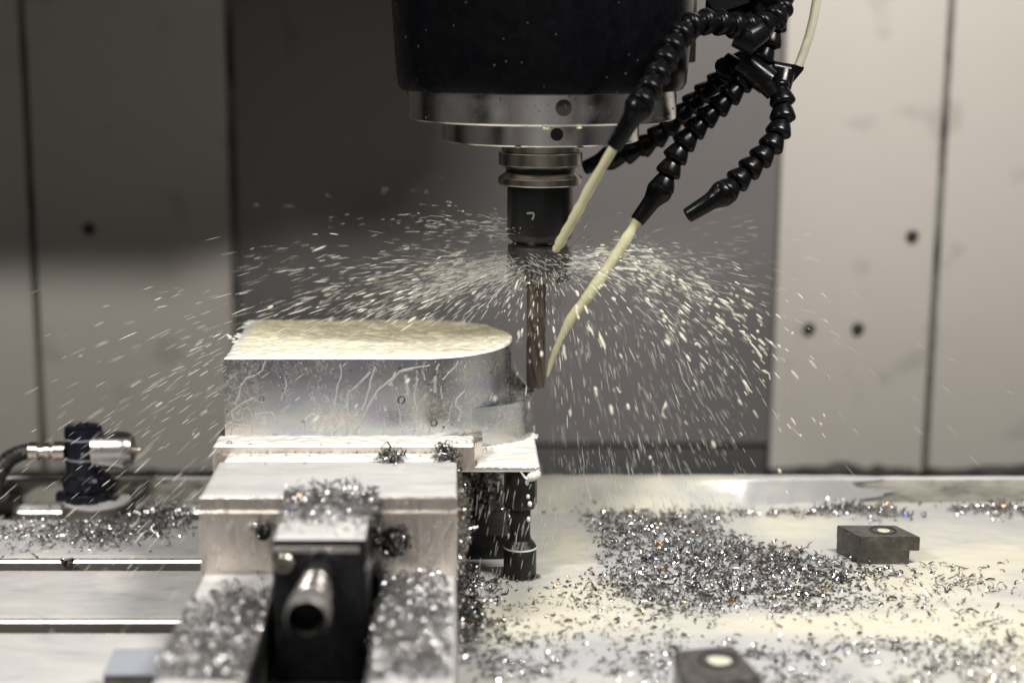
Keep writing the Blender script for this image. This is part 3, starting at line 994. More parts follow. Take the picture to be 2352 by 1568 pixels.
# ------------------------------------------------------------------ vise
def build_vise():
    yb0 = 800.0
    cxs = (at(625, 1245, 95).x + at(838, 1245, 95).x) / 2
    vs = empty('vise', 'steel machine vise with bright front jaw clamping the aluminium block', 'vise', ((XV0 + XV1) / 2, YJ, 0))
    zch = aty(800, 1178, YJ).z               # bottom of the chamfer
    ych = at(800, 1145, Z_JAW).y
    # front jaw with chamfered upper edge
    m = MB()
    yb = YB - .1
    prof = [(YJ, Z_BED + .3), (YJ, zch), (YJ + 3.0, zch + .8), (YJ + 4.0, Z_JAW - .6), (YJ + 4.8, Z_JAW), (yb, Z_JAW), (yb, Z_BED + .3)]
    n = len(prof)
    m.add([(XV0, y, z) for y, z in prof] + [(XV1, y, z) for y, z in prof], [(i, (i + 1) % n, n + (i + 1) % n, n + i) for i in range(n)] + [tuple(range(n)), tuple(range(n, 2 * n))[::-1]])
    jaw = m.build('front_jaw', M['alu_jaw'], vs, smooth=False)
    mod = jaw.modifiers.new('bevel', 'BEVEL'); mod.width = .006; mod.segments = 2; mod.limit_method = 'ANGLE'; mod.angle_limit = R(25)
    # cap-screw recesses in the jaw: flat dark discs, their shade put into colour
    for px0, px1, py0, py1 in ((586, 622, 1207, 1240), (868, 938, 1208, 1278)):
        a, b = aty(px0, py0, YJ), aty(px1, py1, YJ)
        c = (a + b) / 2
        m = MB(); m.lathe([(px_r((px1 - px0) / 2, YJ, 70), .4), (px_r((px1 - px0) / 2, YJ, 70) - .4, .7), (px_r((px1 - px0) / 2, YJ, 70) - 1, -.2), (.1, -.2)], (c.x, YJ, c.z), (0, -1, 0), 24); m.build('screw_recess', M['hole'], jaw)
    m = MB(); m.box((XV0, YC + (YC - YB) + .2, Z_BED + .3), (XV1, YC + (YC - YB) + 45, Z_JAW), 1.5); m.build('rear_jaw', M['vise'], vs)
    m = MB(); m.box((XV0 + 1, YB, Z_BED + .3), (XV1 - 1, YC + (YC - YB), Z_BASE - 1), 0); m.build('parallels', M['vise'], vs, smooth=False)
    # bed: two rails with a channel for the screw
    xg0, xg1 = cxs - 33, cxs + 33
    m = MB(); m.box((XV0, yb0, .2), (xg0, YC + 140, Z_BED), 1.5); m.build('rail', M['vise'], vs)
    m = MB(); m.box((xg1, yb0, .2), (XV1, YC + 140, Z_BED), 1.5); m.build('rail', M['vise'], vs)
    m = MB(); m.box((xg0 + .2, yb0 + 2, .3), (xg1 - .2, YC + 138, 6), 0); m.build('channel_floor', M['oxide'], vs, smooth=False)
    # screw block
    p0, p1 = at(625, 1240, 94), at(841, 1240, 94)
    m = MB(); m.box((p0.x, p0.y, 6.2), (p1.x, YJ - .3, 94), 1.2, 2); blk = m.build('screw_block', M['oxide'], vs)
    m = MB(); m.box((p0.x + 1, p0.y - 4, 7), (p1.x - 3, p0.y - .1, 91), .8, 2); m.build('front_plate', M['oxide'], blk)
    m = MB(); m.box((p0.x + 1.5, p0.y - 4.6, 87.4), (p1.x - 4, p0.y - 3.6, 91.3), .3, 1); m.build('worn_edge', M['chrome'], blk, smooth=False)
    yf = p0.y - 4
    ax = aty(732, 1312, yf)
    m = MB()
    m.lathe([(6.2, 0), (6.2, 14), (6.6, 30), (7.4, 44), (8.6, 57), (11.6, 59), (12.3, 61), (12.3, 75), (12.0, 77.5), (11.2, 78.6), (8.9, 78.6), (8.5, 77.5), (8.3, 60), (.1, 60)], (ax.x, yf - .2, ax.z), (0, -1, 0), 40)
    sc_ = m.build('lead_screw', M['screw_dark'], vs)
    m = MB(); m.lathe([(11.4, 60), (12.35, 61), (12.4, 75), (12.1, 77.6), (11.2, 78.8), (8.95, 78.8), (8.6, 77.6), (8.5, 68)], (ax.x, yf - .2, ax.z), (0, -1, 0), 40, cap=False); m.build('screw_ring', M['ring_steel'], sc_)
    for h0, h1, r in ((0, 17, 8.2), (17.1, 33, 8.7), (33.1, 47, 9.5), (47.1, 59, 10.4)):
        m = MB(); m.lathe([(r - 3, h0), (r - .9, h0 + .1), (r, h0 + 1.2), (r, h1 - 1.2), (r - .9, h1 - .1), (r - 3, h1)], (ax.x, yf - .2, ax.z), (0, -1, 0), 40); m.build('screw_ring', M['chrome'], sc_)
    for h0, h1, r in ((12, 17, 8.2), (27, 33, 8.7), (49, 57, 10.4)):  # dark bands standing for the shaded gaps between the screw rings
        m = MB(); m.lathe([(r - .4, h0 - .9), (r + .25, h0 - .6), (r + .35, h0 + 1.2), (r + .35, h1 - 1), (r - .4, h1)], (ax.x, yf - .2, ax.z), (0, -1, 0), 40); m.build('dark_gap_band', M['screw_dark'], sc_)
    m = MB(); m.lathe([(11.4, 60), (12.35, 61), (12.4, 75), (12.1, 77.6), (11.2, 78.8), (8.95, 78.8), (8.6, 77.6), (8.5, 68)], (ax.x, yf - .2, ax.z), (0, -1, 0), 40, cap=False); m.build('screw_ring', M['ring_steel'], sc_)
    for h0, h1, r in ((0, 17, 8.2), (17.1, 33, 8.7), (33.1, 47, 9.5), (47.1, 59, 10.4)):
        m = MB(); m.lathe([(r - 3, h0), (r - .9, h0 + .1), (r, h0 + 1.2), (r, h1 - 1.2), (r - .9, h1 - .1), (r - 3, h1)], (ax.x, yf - .2, ax.z), (0, -1, 0), 40); m.build('screw_ring', M['chrome'], sc_)
    for h0, r in ((11.5, 8.2), (15.5, 8.2), (29.5, 8.7), (43.5, 9.5), (55.5, 10.4)):  # more dark bands in place of shade between the rings
        m = MB(); m.lathe([(r - .4, h0 - .9), (r + .25, h0 - .6), (r + .35, h0 + 1.2), (r + .25, h0 + 3.0), (r - .4, h0 + 3.2)], (ax.x, yf - .2, ax.z), (0, -1, 0), 40); m.build('dark_gap_band', M['screw_dark'], sc_)
    m = MB(); m.lathe([(11.4, 60), (12.35, 61), (12.4, 75), (12.1, 77.6), (11.2, 78.8), (8.95, 78.8), (8.6, 77.6), (8.5, 68)], (ax.x, yf - .2, ax.z), (0, -1, 0), 40, cap=False); m.build('screw_ring', M['ring_steel'], sc_)
    for h0, h1, r in ((9, 15, 8.4), (21, 27, 9.3), (34, 41, 10.6), (48, 54, 11.2)):
        m = MB(); m.lathe([(r - 3, h0), (r - .6, h0 + .1), (r, h0 + .8), (r, h1 - .8), (r - .6, h1 - .1), (r - 3, h1)], (ax.x, yf - .2, ax.z), (0, -1, 0), 40); m.build('screw_ring', M['chrome'], sc_)
    m = MB(); m.lathe([(8.25, 60.5), (8.15, 66), (.1, 66)], (ax.x, yf - .2, ax.z), (0, -1, 0), 6); m.build('hex_socket', M['hole'], sc_)
    m = MB(); m.lathe([(11.5, 0), (11.5, 1.2), (10.8, 1.8), (9, 1.8), (8, 1)], (ax.x + 1, yf, ax.z + 2), (0, -1, 0), 40); m.build('thrust_collar', M['oxide'], sc_)
    q = aty(653, 1290, yf)
    m = MB(); m.lathe([(6.2, 0), (6.2, 4), (5.4, 5), (3.2, 5), (3, 2), (.1, 2)], (q.x, yf, q.z), (0, -1, 0), 24); m.build('cap_screw', M['steel_dark'], blk)
    return vs, p0, p1


VISE, SB0, SB1 = build_vise()


def build_films():
    """thin milky coolant standing on the vise and on the left half of the table"""
    V, Fc, k = [], [], 0

    def patch(x0, x1, y0, y1, z, nx, ny, amp, seed, rag=2.0):
        nonlocal k
        xx = np.linspace(x0, x1, nx)[:, None] * np.ones((1, ny)); yy = np.linspace(y0, y1, ny)[None, :] * np.ones((nx, 1))
        d = np.minimum(np.minimum(xx - x0, x1 - xx), np.minimum(yy - y0, y1 - yy))
        zz = z + (1 - np.exp(-d / .9)) * amp * (.5 + 1.0 * fbm(xx / 22, yy / 14, seed, 4))
        e = np.exp(-d / 3)
        yy = yy + e * (fbm(xx / 7, yy / 7, seed + 3) - .5) * rag
        V.append(np.stack([xx, yy, zz], -1).reshape(-1, 3)); Fc.append(grid_faces(nx, ny) + k); k += nx * ny
    patch(-740, XV0 - 1.5, 909.5, 1008.8, .05, 120, 30, 1.0, 1, .8)
    patch(-740, XV0 - 1.5, 1035.5, 1132.6, .05, 120, 30, 1.0, 2, .8)
    patch(-740, XV0 - 1.5, 1160.5, 1256.5, .05, 120, 30, 1.0, 3, .8)
    patch(-740, XV0 - 1.5, 1285.5, 1299.8, .05, 120, 10, 1.0, 4, .8)
    patch(-740, XV0 - 1.5, 790, 884.5, .05, 120, 20, 1.0, 5, .8)
    patch(-740, 890, 1301.5, 1311.5, 21.05, 160, 8, .6, 9)
    o = raw_mesh('coolant_film', np.concatenate(V), np.concatenate(Fc), M['film'])
    stuff(o); o['label'] = 'thin milky coolant film on the bare table strips left of the vise'
    V, Fc, k = [], [], 0
    patch(XV0 + .8, XV1 - .5, YJ + 5.0, at(800, 1062, Z_JAW).y, Z_JAW + .05, 110, 40, .9, 6, 1.0)
    o = raw_mesh('jaw_film', np.concatenate(V), np.concatenate(Fc), M['film'])
    stuff(o); o['label'] = 'milky coolant film covering the top of the front jaw'
    V, Fc, k = [], [], 0
    cxs = (SB0.x + SB1.x) / 2
    patch(XV0 + .8, cxs - 33.6, 805, YJ - .3, Z_BED + .05, 50, 70, 3.4, 7, 1.0)
    patch(cxs + 33.6, XV1 - .8, 805, YJ - .3, Z_BED + .05, 50, 70, 3.4, 8, 1.0)
    patch(SB0.x + .8, SB1.x - .8, SB0.y + .8, YJ - .5, 94.05, 40, 30, 1.0, 18, .6)
    o = raw_mesh('bed_film', np.concatenate(V), np.concatenate(Fc), M['film'])
    stuff(o); o['label'] = 'milky coolant film on the vise rails and the screw block in the foreground'


build_films()


def build_jaw_drops():
    m = MB()
    for k in range(150):
        px, py = random.uniform(460, 1045), random.uniform(1150, 1335)
        if 620 < px < 865: continue
        p = aty(px, py, YJ)
        if py < 1178: p.y += 2.2
        m.ball(p, random.uniform(.25, .8) * (1.7 if random.random() < .12 else 1), (1, .5, random.uniform(1, 1.9)), 8, 5)
    o = stuff(m.build('jaw_drops', M['run'], None)); o['label'] = 'small coolant drops clinging to the bright front jaw'


build_jaw_drops()


# ------------------------------------------------------------------ coolant pool right of the vise
def blob(px, py, cx, cy, rx, ry):
    return np.exp(-(((px - cx) / rx) ** 2 + ((py - cy) / ry) ** 2))


def mound_h(px, py):
    """height of the heaped chips over the table, read in table coordinates"""
    h = 9 * blob(px, py, 1500, 1245, 150, 45) + 6 * blob(px, py, 1330, 1165, 120, 14) + 5 * blob(px, py, 1720, 1310, 180, 45) + 22 * blob(px, py, 1075, 1385, 38, 45) + 4 * blob(px, py, 1950, 1345, 90, 25)
    return h


def build_pool():
    nx, ny = 330, 300
    x = np.linspace(0.6, 760, nx)[:, None] * np.ones((1, ny)); y = np.linspace(780, 1299.5, ny)[None, :] * np.ones((nx, 1))
    px, py = proj(x, y, 0)
    z = 1.0 + 1.6 * fbm(x / 60, y / 40, 31, 4) + .5 * fbm(x / 9, y / 7, 35, 2)
    th = .25 + 1.0 * blob(px, py, 1810, 1222, 120, 36) + 1.0 * blob(px, py, 2240, 1285, 170, 40) + 1.0 * blob(px, py, 1310, 1275, 70, 40) + 1.0 * blob(px, py, 1330, 1385, 150, 60) + .9 * blob(px, py, 1800, 1440, 320, 26) + .9 * blob(px, py, 2200, 1440, 260, 34) + .7 * blob(px, py, 1180, 1440, 120, 30) + .9 * blob(px, py, 1500, 1150, 300, 22) + .7 * blob(px, py, 2100, 1350, 200, 40) + .5 * blob(px, py, 2300, 1500, 200, 70) - .8 * blob(px, py, 1600, 1290, 260, 70) - .4 * blob(px, py, 1500, 1530, 400, 40)
    th = np.clip(th + .7 * (fbm(x / 30, y / 20, 41, 4) - .5), 0, 1)
    z = z + .9 * sstep(.3, 1, th) + mound_h(px, py) * .72 * sstep(1052, 1120, px)
    z = z - 14 * sstep(1299.6 - 0, 1300, y)
    o = raw_mesh('coolant_pool', np.stack([x, y, z], -1).reshape(-1, 3), grid_faces(nx, ny), M['pool'], None, {'thick': ('FLOAT', th)})
    structure(o)
    # coolant washing down over the rear rail, right of the cutter
    nx, ny = 140, 26
    s = np.linspace(0, 1, ny)[None, :] * np.ones((nx, 1)); x = np.linspace(20, 350, nx)[:, None] * np.ones((1, ny)); x = x + (x / 350) ** 6 * 90 * (fbm(s * 5, s * 0 + 3, 12) - .6)
    reach = 1 - sstep(150, 300, x + 60 * (fbm(x / 25, s * 0, 3) - .5))
    u = np.clip((s - .25) / .75, 0, 1)
    top = 21.9 + .8 * fbm(x / 12, s * 6, 4)
    ext = 1.0 + 42 * reach
    y = np.where(s < .25, 1311.5 - 12.3 * s / .25, 1299.2 - u * ext)
    z = np.where(s < .25, top, 1.0 + (top - 1.0) * (1 - u) ** (1 + .8 * reach))
    th = np.clip(.75 + .9 * (fbm(x / 14, s * 4, 17) - .5) - sstep(150, 330, x), 0, 1)
    o = raw_mesh('coolant_wash', np.stack([x, y, z], -1).reshape(-1, 3), grid_faces(nx, ny), M['pool'], None, {'thick': ('FLOAT', th)})
    stuff(o); o['label'] = 'cream coolant washing over the rear rail behind the chips'


build_pool()


# ------------------------------------------------------------------ chips
NSEG = 6


def chip_mesh(name, P, size, label, tilt=1.0, gold=.03, dark=1.0, mat=None, long=0.0):
    """P (n,3) positions in mm; curled ribbons of metal, one joined heap nobody could count"""
    n = len(P)
    r = size * np.clip(.78 * np.exp(rng.normal(0, .32, n)), .3, 1.9)
    span = rng.uniform(1.2, 4.6, n) + long * rng.uniform(0, 4, n)
    wd = size * rng.uniform(.3, .85, n) * (1 - .4 * min(long, 1))
    pitch = size * rng.uniform(-.9, .9, n) * (1 + long)
    th = .10 + .10 * rng.random(n)
    t = np.linspace(-.5, .5, NSEG + 1)[None, :]
    a = t * span[:, None]
    taper = np.sqrt(np.clip(1 - (2 * t) ** 2 * .92, .02, 1))
    rr_ = r[:, None] * (1 + rng.uniform(-.2, .8, (n, 1)) * t)
    cx, cy = rr_ * np.cos(a) - r[:, None] * .8, rr_ * np.sin(a)
    cz = t * pitch[:, None]
    hw = .5 * wd[:, None] * taper
    o = np.stack([np.cos(a), np.sin(a), 0 * a], -1)
    ctr = np.stack([cx, cy, cz], -1)
    zz = np.array([0, 0, 1.0])
    tw = np.stack([0.35 * np.cos(a), .35 * np.sin(a), np.full_like(a, .94)], -1)
    v = np.stack([ctr + hw[..., None] * tw, ctr - hw[..., None] * tw, ctr - hw[..., None] * tw + th[:, None, None] * o, ctr + hw[..., None] * tw + th[:, None, None] * o], 2)   # n, seg+1, 4, 3
    # random rotation, optionally flattened toward lying
    q = rng.normal(size=(n, 4)); q[:, 1:3] *= tilt
    q /= np.linalg.norm(q, axis=1)[:, None]
    w_, x_, y_, z_ = q.T
    Rm = np.stack([1 - 2 * (y_ * y_ + z_ * z_), 2 * (x_ * y_ - z_ * w_), 2 * (x_ * z_ + y_ * w_), 2 * (x_ * y_ + z_ * w_), 1 - 2 * (x_ * x_ + z_ * z_), 2 * (y_ * z_ - x_ * w_), 2 * (x_ * z_ - y_ * w_), 2 * (y_ * z_ + x_ * w_), 1 - 2 * (x_ * x_ + y_ * y_)], 1).reshape(n, 3, 3)
    v = np.einsum('nij,nskj->nski', Rm, v) + np.asarray(P)[:, None, None, :]
    nvp = (NSEG + 1) * 4
    base = (np.arange(n) * nvp)[:, None, None]
    s = np.arange(NSEG)[None, :, None] * 4
    k = np.arange(4)[None, None, :]
    k2 = (k + 1) % 4
    f = np.stack([base + s + k, base + s + k2, base + s + 4 + k2, base + s + 4 + k], -1).reshape(-1, 4)
    capA = (np.arange(n) * nvp)[:, None] + np.array([3, 2, 1, 0])[None]
    capB = (np.arange(n) * nvp)[:, None] + NSEG * 4 + np.arange(4)[None]
    f = np.concatenate([f, capA, capB])
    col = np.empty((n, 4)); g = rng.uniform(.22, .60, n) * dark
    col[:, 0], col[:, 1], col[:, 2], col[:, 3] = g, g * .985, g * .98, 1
    gi = rng.random(n) < gold
    col[gi, :3] = np.array([.62, .36, .12]) * rng.uniform(.6, 1.1, (gi.sum(), 1))
    bi = rng.random(n) < gold * .25
    col[bi, :3] = (.10, .13, .42)
    bri = rng.random(n) < .12
    col[bri, :3] = (.85, .84, .82)
    col = np.repeat(col, nvp, 0)
    ob = raw_mesh(name, v.reshape(-1, 3), f, mat or M['chip'], None, {'tint': ('FLOAT_COLOR', col)})
    ob.data.shade_smooth(); ob.data.set_sharp_from_angle(angle=R(50))
    stuff(ob); ob['label'] = label
    return ob


def sample(dens, x0, x1, y0, y1, n):
    """points in the picture range drawn by density, then laid on the table"""
    out = []
    while len(out) < n:
        px = rng.uniform(x0, x1, 4000); py = rng.uniform(y0, y1, 4000)
        d = dens(px, py)
        keep = rng.random(4000) < d * ((1500 / (py + 0.0)) ** 2) ** .5
        for a, b in zip(px[keep], py[keep]):
            out.append((a, b))
    return np.array(out[:n])


def on_plane(pp, z):
    dx, du = pp[:, 0] - CX, CY - pp[:, 1]
    dy, dz = F * CP + du * SP, du * CP - F * SP
    t = (z - CAMH) / dz
    return np.stack([dx * t, dy * t, np.zeros(len(pp)) + z], 1)


CLAMP_HOLES = []


def build_chips():
    def nz(px, py, s, sd):
        return fbm(px / s, py / (s * .45), sd, 3)

    def d_mound(px, py):
        d = 1.15 * blob(px, py, 1480, 1232, 140, 62) + .9 * blob(px, py, 1330, 1163, 130, 16) + .8 * blob(px, py, 1720, 1300, 190, 60) + .6 * blob(px, py, 1480, 1350, 190, 56) + .65 * blob(px, py, 1900, 1350, 150, 48) + .3 * blob(px, py, 1700, 1370, 330, 40) + .45 * blob(px, py, 1620, 1195, 200, 22)
        cut = blob(px, py, 1810, 1222, 95, 30) + blob(px, py, 1300, 1270, 70, 50) + .8 * blob(px, py, 2240, 1280, 150, 40)
        d = d - 1.0 * cut + .5 * (nz(px, py, 60, 3) - .5)
        return np.clip(d, 0, 1) * (py > 1152)
    p = sample(d_mound, 1236, 2160, 1150, 1450, 4300)
    P = on_plane(p, 0)
    P[:, 2] = 1.6 + mound_h(p[:, 0], p[:, 1]) * (.72 + .3 * rng.random(len(p))) + rng.uniform(-1.1, 1.6, len(p))
    k = rng.random(len(P)) < .035
    chip_mesh('long_curls', P[k] + np.array([0, 0, 1.2]), 3.6, 'longer curled chips lying over the heap on the right of the table', long=1.2)
    P = P[~k]
    chip_mesh('chip_heap', P, 3.05, 'heap of glittering curled metal chips spread over the right of the table', gold=.035)

    def d_front(px, py):
        d = .42 * sstep(1450, 1510, py) + .38 * blob(px, py, 1330, 1395, 300, 26) + .3 * blob(px, py, 1750, 1400, 330, 18) + .75 * blob(px, py, 1120, 1545, 130, 60) + .25 * blob(px, py, 2000, 1390, 300, 40) + .12 * sstep(1300, 1330, py)
        d = d * sstep(.34, .62, nz(px, py, 95, 7)) + .03
        return np.clip(d, 0, 1)
    p = sample(d_front, 1052, 2400, 1330, 1600, 3700)
    P = on_plane(p, 0); P[:, 2] = 1.2 + rng.uniform(-.8, 1.5, len(p)) + mound_h(p[:, 0], p[:, 1]) * 0
    chip_mesh('loose_chips', P, 2.8, 'scattered curled chips half sunk in the milky coolant on the right', tilt=.55, gold=.03)
    p = sample(lambda a, b: np.clip(blob(a, b, 2150, 1330, 160, 40) + .4 * blob(a, b, 2280, 1440, 120, 80), 0, 1), 1980, 2352, 1290, 1560, 170)
    P = on_plane(p, 2.6); P[:, 2] += rng.uniform(-.6, .6, len(p))
    chip_mesh('thin_curls', P, 3.6, 'thin curled chip threads floating on the cream coolant at the right edge', tilt=.35, gold=0, long=1.0)

    def d_rear(px, py):
        return np.clip(sstep(.4, .6, nz(px, py, 70, 9)) * blob(px, py, 2020, 1178, 420, 12), 0, 1)
    p = sample(d_rear, 1560, 2400, 1158, 1205, 750)
    P = on_plane(p, 0); P[:, 2] = 1 + rng.uniform(0, 5, len(p))
    chip_mesh('rear_chips', P, 2.6, 'line of chips gathered at the foot of the rear rail')

    # dark nest against the right side of the vise
    n = 1500
    p = np.stack([rng.gamma(1.3, 22, n) + 1053, rng.normal(1395, 48, n)], 1)
    p = p[(p[:, 1] > 1330) & (p[:, 0] < 1190)]
    P = on_plane(p, 0)
    P[:, 2] = 1 + (26 * np.exp(-(P[:, 0] - 0) / 11.0) + 2) * rng.random(len(p))
    P[:, 0] = np.maximum(P[:, 0], 2.2)
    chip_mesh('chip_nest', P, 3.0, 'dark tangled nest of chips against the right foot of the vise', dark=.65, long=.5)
    # chips hanging on the side of the jaw
    n = 420
    y = rng.uniform(YJ + 10, YB - 5, n); z = np.clip(rng.normal(68, 14, n), 40, 94)
    P = np.stack([1.5 + np.abs(rng.normal(0, 3.0, n)) * np.sin(np.clip((z - 38) / 56, 0, 1) * PI), y, z], 1)
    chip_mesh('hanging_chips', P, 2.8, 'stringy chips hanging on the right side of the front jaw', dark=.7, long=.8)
    # behind, under the plate
    n = 1700
    P = np.stack([rng.uniform(0, 44, n), rng.uniform(1215, 1295, n), np.zeros(n)], 1)
    P[:, 2] = rng.random(n) ** .8 * (66 * np.exp(-((P[:, 0] - 8) / 26) ** 2) * sstep(1215, 1262, P[:, 1]) + 3) + 1
    chip_mesh('shaded_chip_heap', P, 3.0, 'dark heap of chips in the shade under the plate', dark=.45)  # tint darkened too, so shade under the plate is also in the colour
    # left part of the table
    def d_left(px, py):
        d = 1.0 * blob(px, py, 350, 1195, 130, 28) + .8 * blob(px, py, 200, 1222, 110, 26) + .25 * blob(px, py, 60, 1230, 120, 26)
        return np.clip(d * (.4 + 1.2 * nz(px, py, 60, 13)), 0, 1)
    p = sample(d_left, -30, 452, 1150, 1285, 1900)
    P = on_plane(p, 0)
    sf = at(206, 1197, 0); sr = px_r(82, sf.y, 0)
    P = P[(P[:, 1] > 1158) & (P[:, 0] < XV0 - 3) & (np.hypot(P[:, 0] - sf.x, P[:, 1] - sf.y - sr) > sr + 5)]
    P[:, 2] = .8 + rng.random(len(P)) * 2.4
    chip_mesh('left_chips', P, 2.5, 'grey chips strewn round the sensor on the left of the table', mat=M['chip_wet'], gold=.005)
    p = np.array([[152, 1288], [158, 1291], [148, 1290], [155, 1286], [160, 1288]] * 3, float) + rng.normal(0, 3, (15, 2))
    P = on_plane(p, 1.5)
    chip_mesh('slot_chip', P, 3.2, 'small dark tuft of chips on the edge of the rear left slot', dark=.5)
    # on the vise rails in front
    def rails(x0, x1, y0, y1, n, cen, size, name, label, hh):
        x = rng.uniform(x0, x1, n * 3); y = rng.uniform(y0, y1, n * 3)
        d = cen(x, y)
        k = rng.random(len(x)) < d
        x, y = x[k][:n], y[k][:n]
        z = Z_BED + 2.4 + rng.random(len(x)) * hh
        chip_mesh(name, np.stack([x, y, z], 1), size, label, mat=M['chip_wet'])
    cxs = (SB0.x + SB1.x) / 2
    rails(XV0 + 2, cxs - 34, 820, YJ - 12, 1500, lambda x, y: np.clip(1.15 * np.exp(-((x - (cxs - 52)) / 34) ** 2) * sstep(YJ - 14, YJ - 60, y) + .9 * sstep(930, 890, y) - .2 + 1.5 * (fbm(x / 13, y / 13, 2) - .5), 0, 1), 2.7, 'left_rail_chips', 'grey heap of chips on the left vise rail in the foreground', 7)
    rails(cxs + 34, XV1 - 4, 820, YJ - 4, 1700, lambda x, y: np.clip(1.0 * np.exp(-((x - (cxs + 50)) / 30) ** 2) * sstep(YJ - 2, YJ - 20, y) + .9 * sstep(YJ - 35, YJ - 75, y) - .1 + 1.5 * (fbm(x / 13, y / 13, 4) - .5), 0, 1), 2.7, 'right_rail_chips', 'glinting heap of chips on the right vise rail in the foreground', 7)
    # on the screw block
    n = 1500
    x = rng.uniform(SB0.x, SB1.x + 3, n); y = rng.uniform(SB0.y + 1, YJ + 6, n)
    u = (y - SB0.y) / (YJ - SB0.y)
    z = 94.5 + rng.random(n) ** .8 * (1.5 + 16 * np.clip(u - .25, 0, 1) ** 1.2 * np.sqrt(np.clip(1 - ((x - cxs) / 36) ** 2, 0, 1)))
    keep = rng.random(n) < np.clip(.10 + 1.5 * (u - .35), .05, 1)
    chip_mesh('block_chips', np.stack([x, y, z], 1)[keep], 2.6, 'crown of curled chips on the black screw block of the vise', dark=1.0, long=.4, mat=M['chip_wet'])
    n = 260
    x = rng.uniform(SB1.x - 1, SB1.x + 5, n); P = np.stack([x, rng.uniform(YJ - 14, YJ - 1, n), rng.uniform(66, 97, n)], 1)
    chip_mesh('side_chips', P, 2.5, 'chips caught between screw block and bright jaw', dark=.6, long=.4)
    for (px, py, sx, sy, n, lab) in ((905, 1245, 26, 26, 330, 'clump of chips stuck in the right recess of the bright jaw'), (600, 1212, 20, 9, 90, 'clump of chips in the left recess of the bright jaw')):
        P = []
        for k in range(n):
            c = aty(random.gauss(px, sx * .55), random.gauss(py, sy * .55), YJ - abs(random.gauss(0, 3)))
            P.append(tuple(c))
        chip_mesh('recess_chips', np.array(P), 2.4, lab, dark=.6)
    # two wisps on the jaw beside the block
    for (px, py, sx, n, lab) in ((898, 1054, 26, 90, 'wisp of fine chips on the jaw top before the block'), (1028, 1047, 20, 200, 'tangle of fine chips at the right end of the jaw top')):
        P = []
        for k in range(n):
            c = at(random.gauss(px, sx * .5), py + abs(random.gauss(0, 4)), Z_JAW + 1.5)
            c.z += abs(random.gauss(0, 2.6))
            P.append(tuple(c))
        chip_mesh('chip_wisp', np.array(P), 3.0, lab, dark=.8, long=.8)


build_chips()


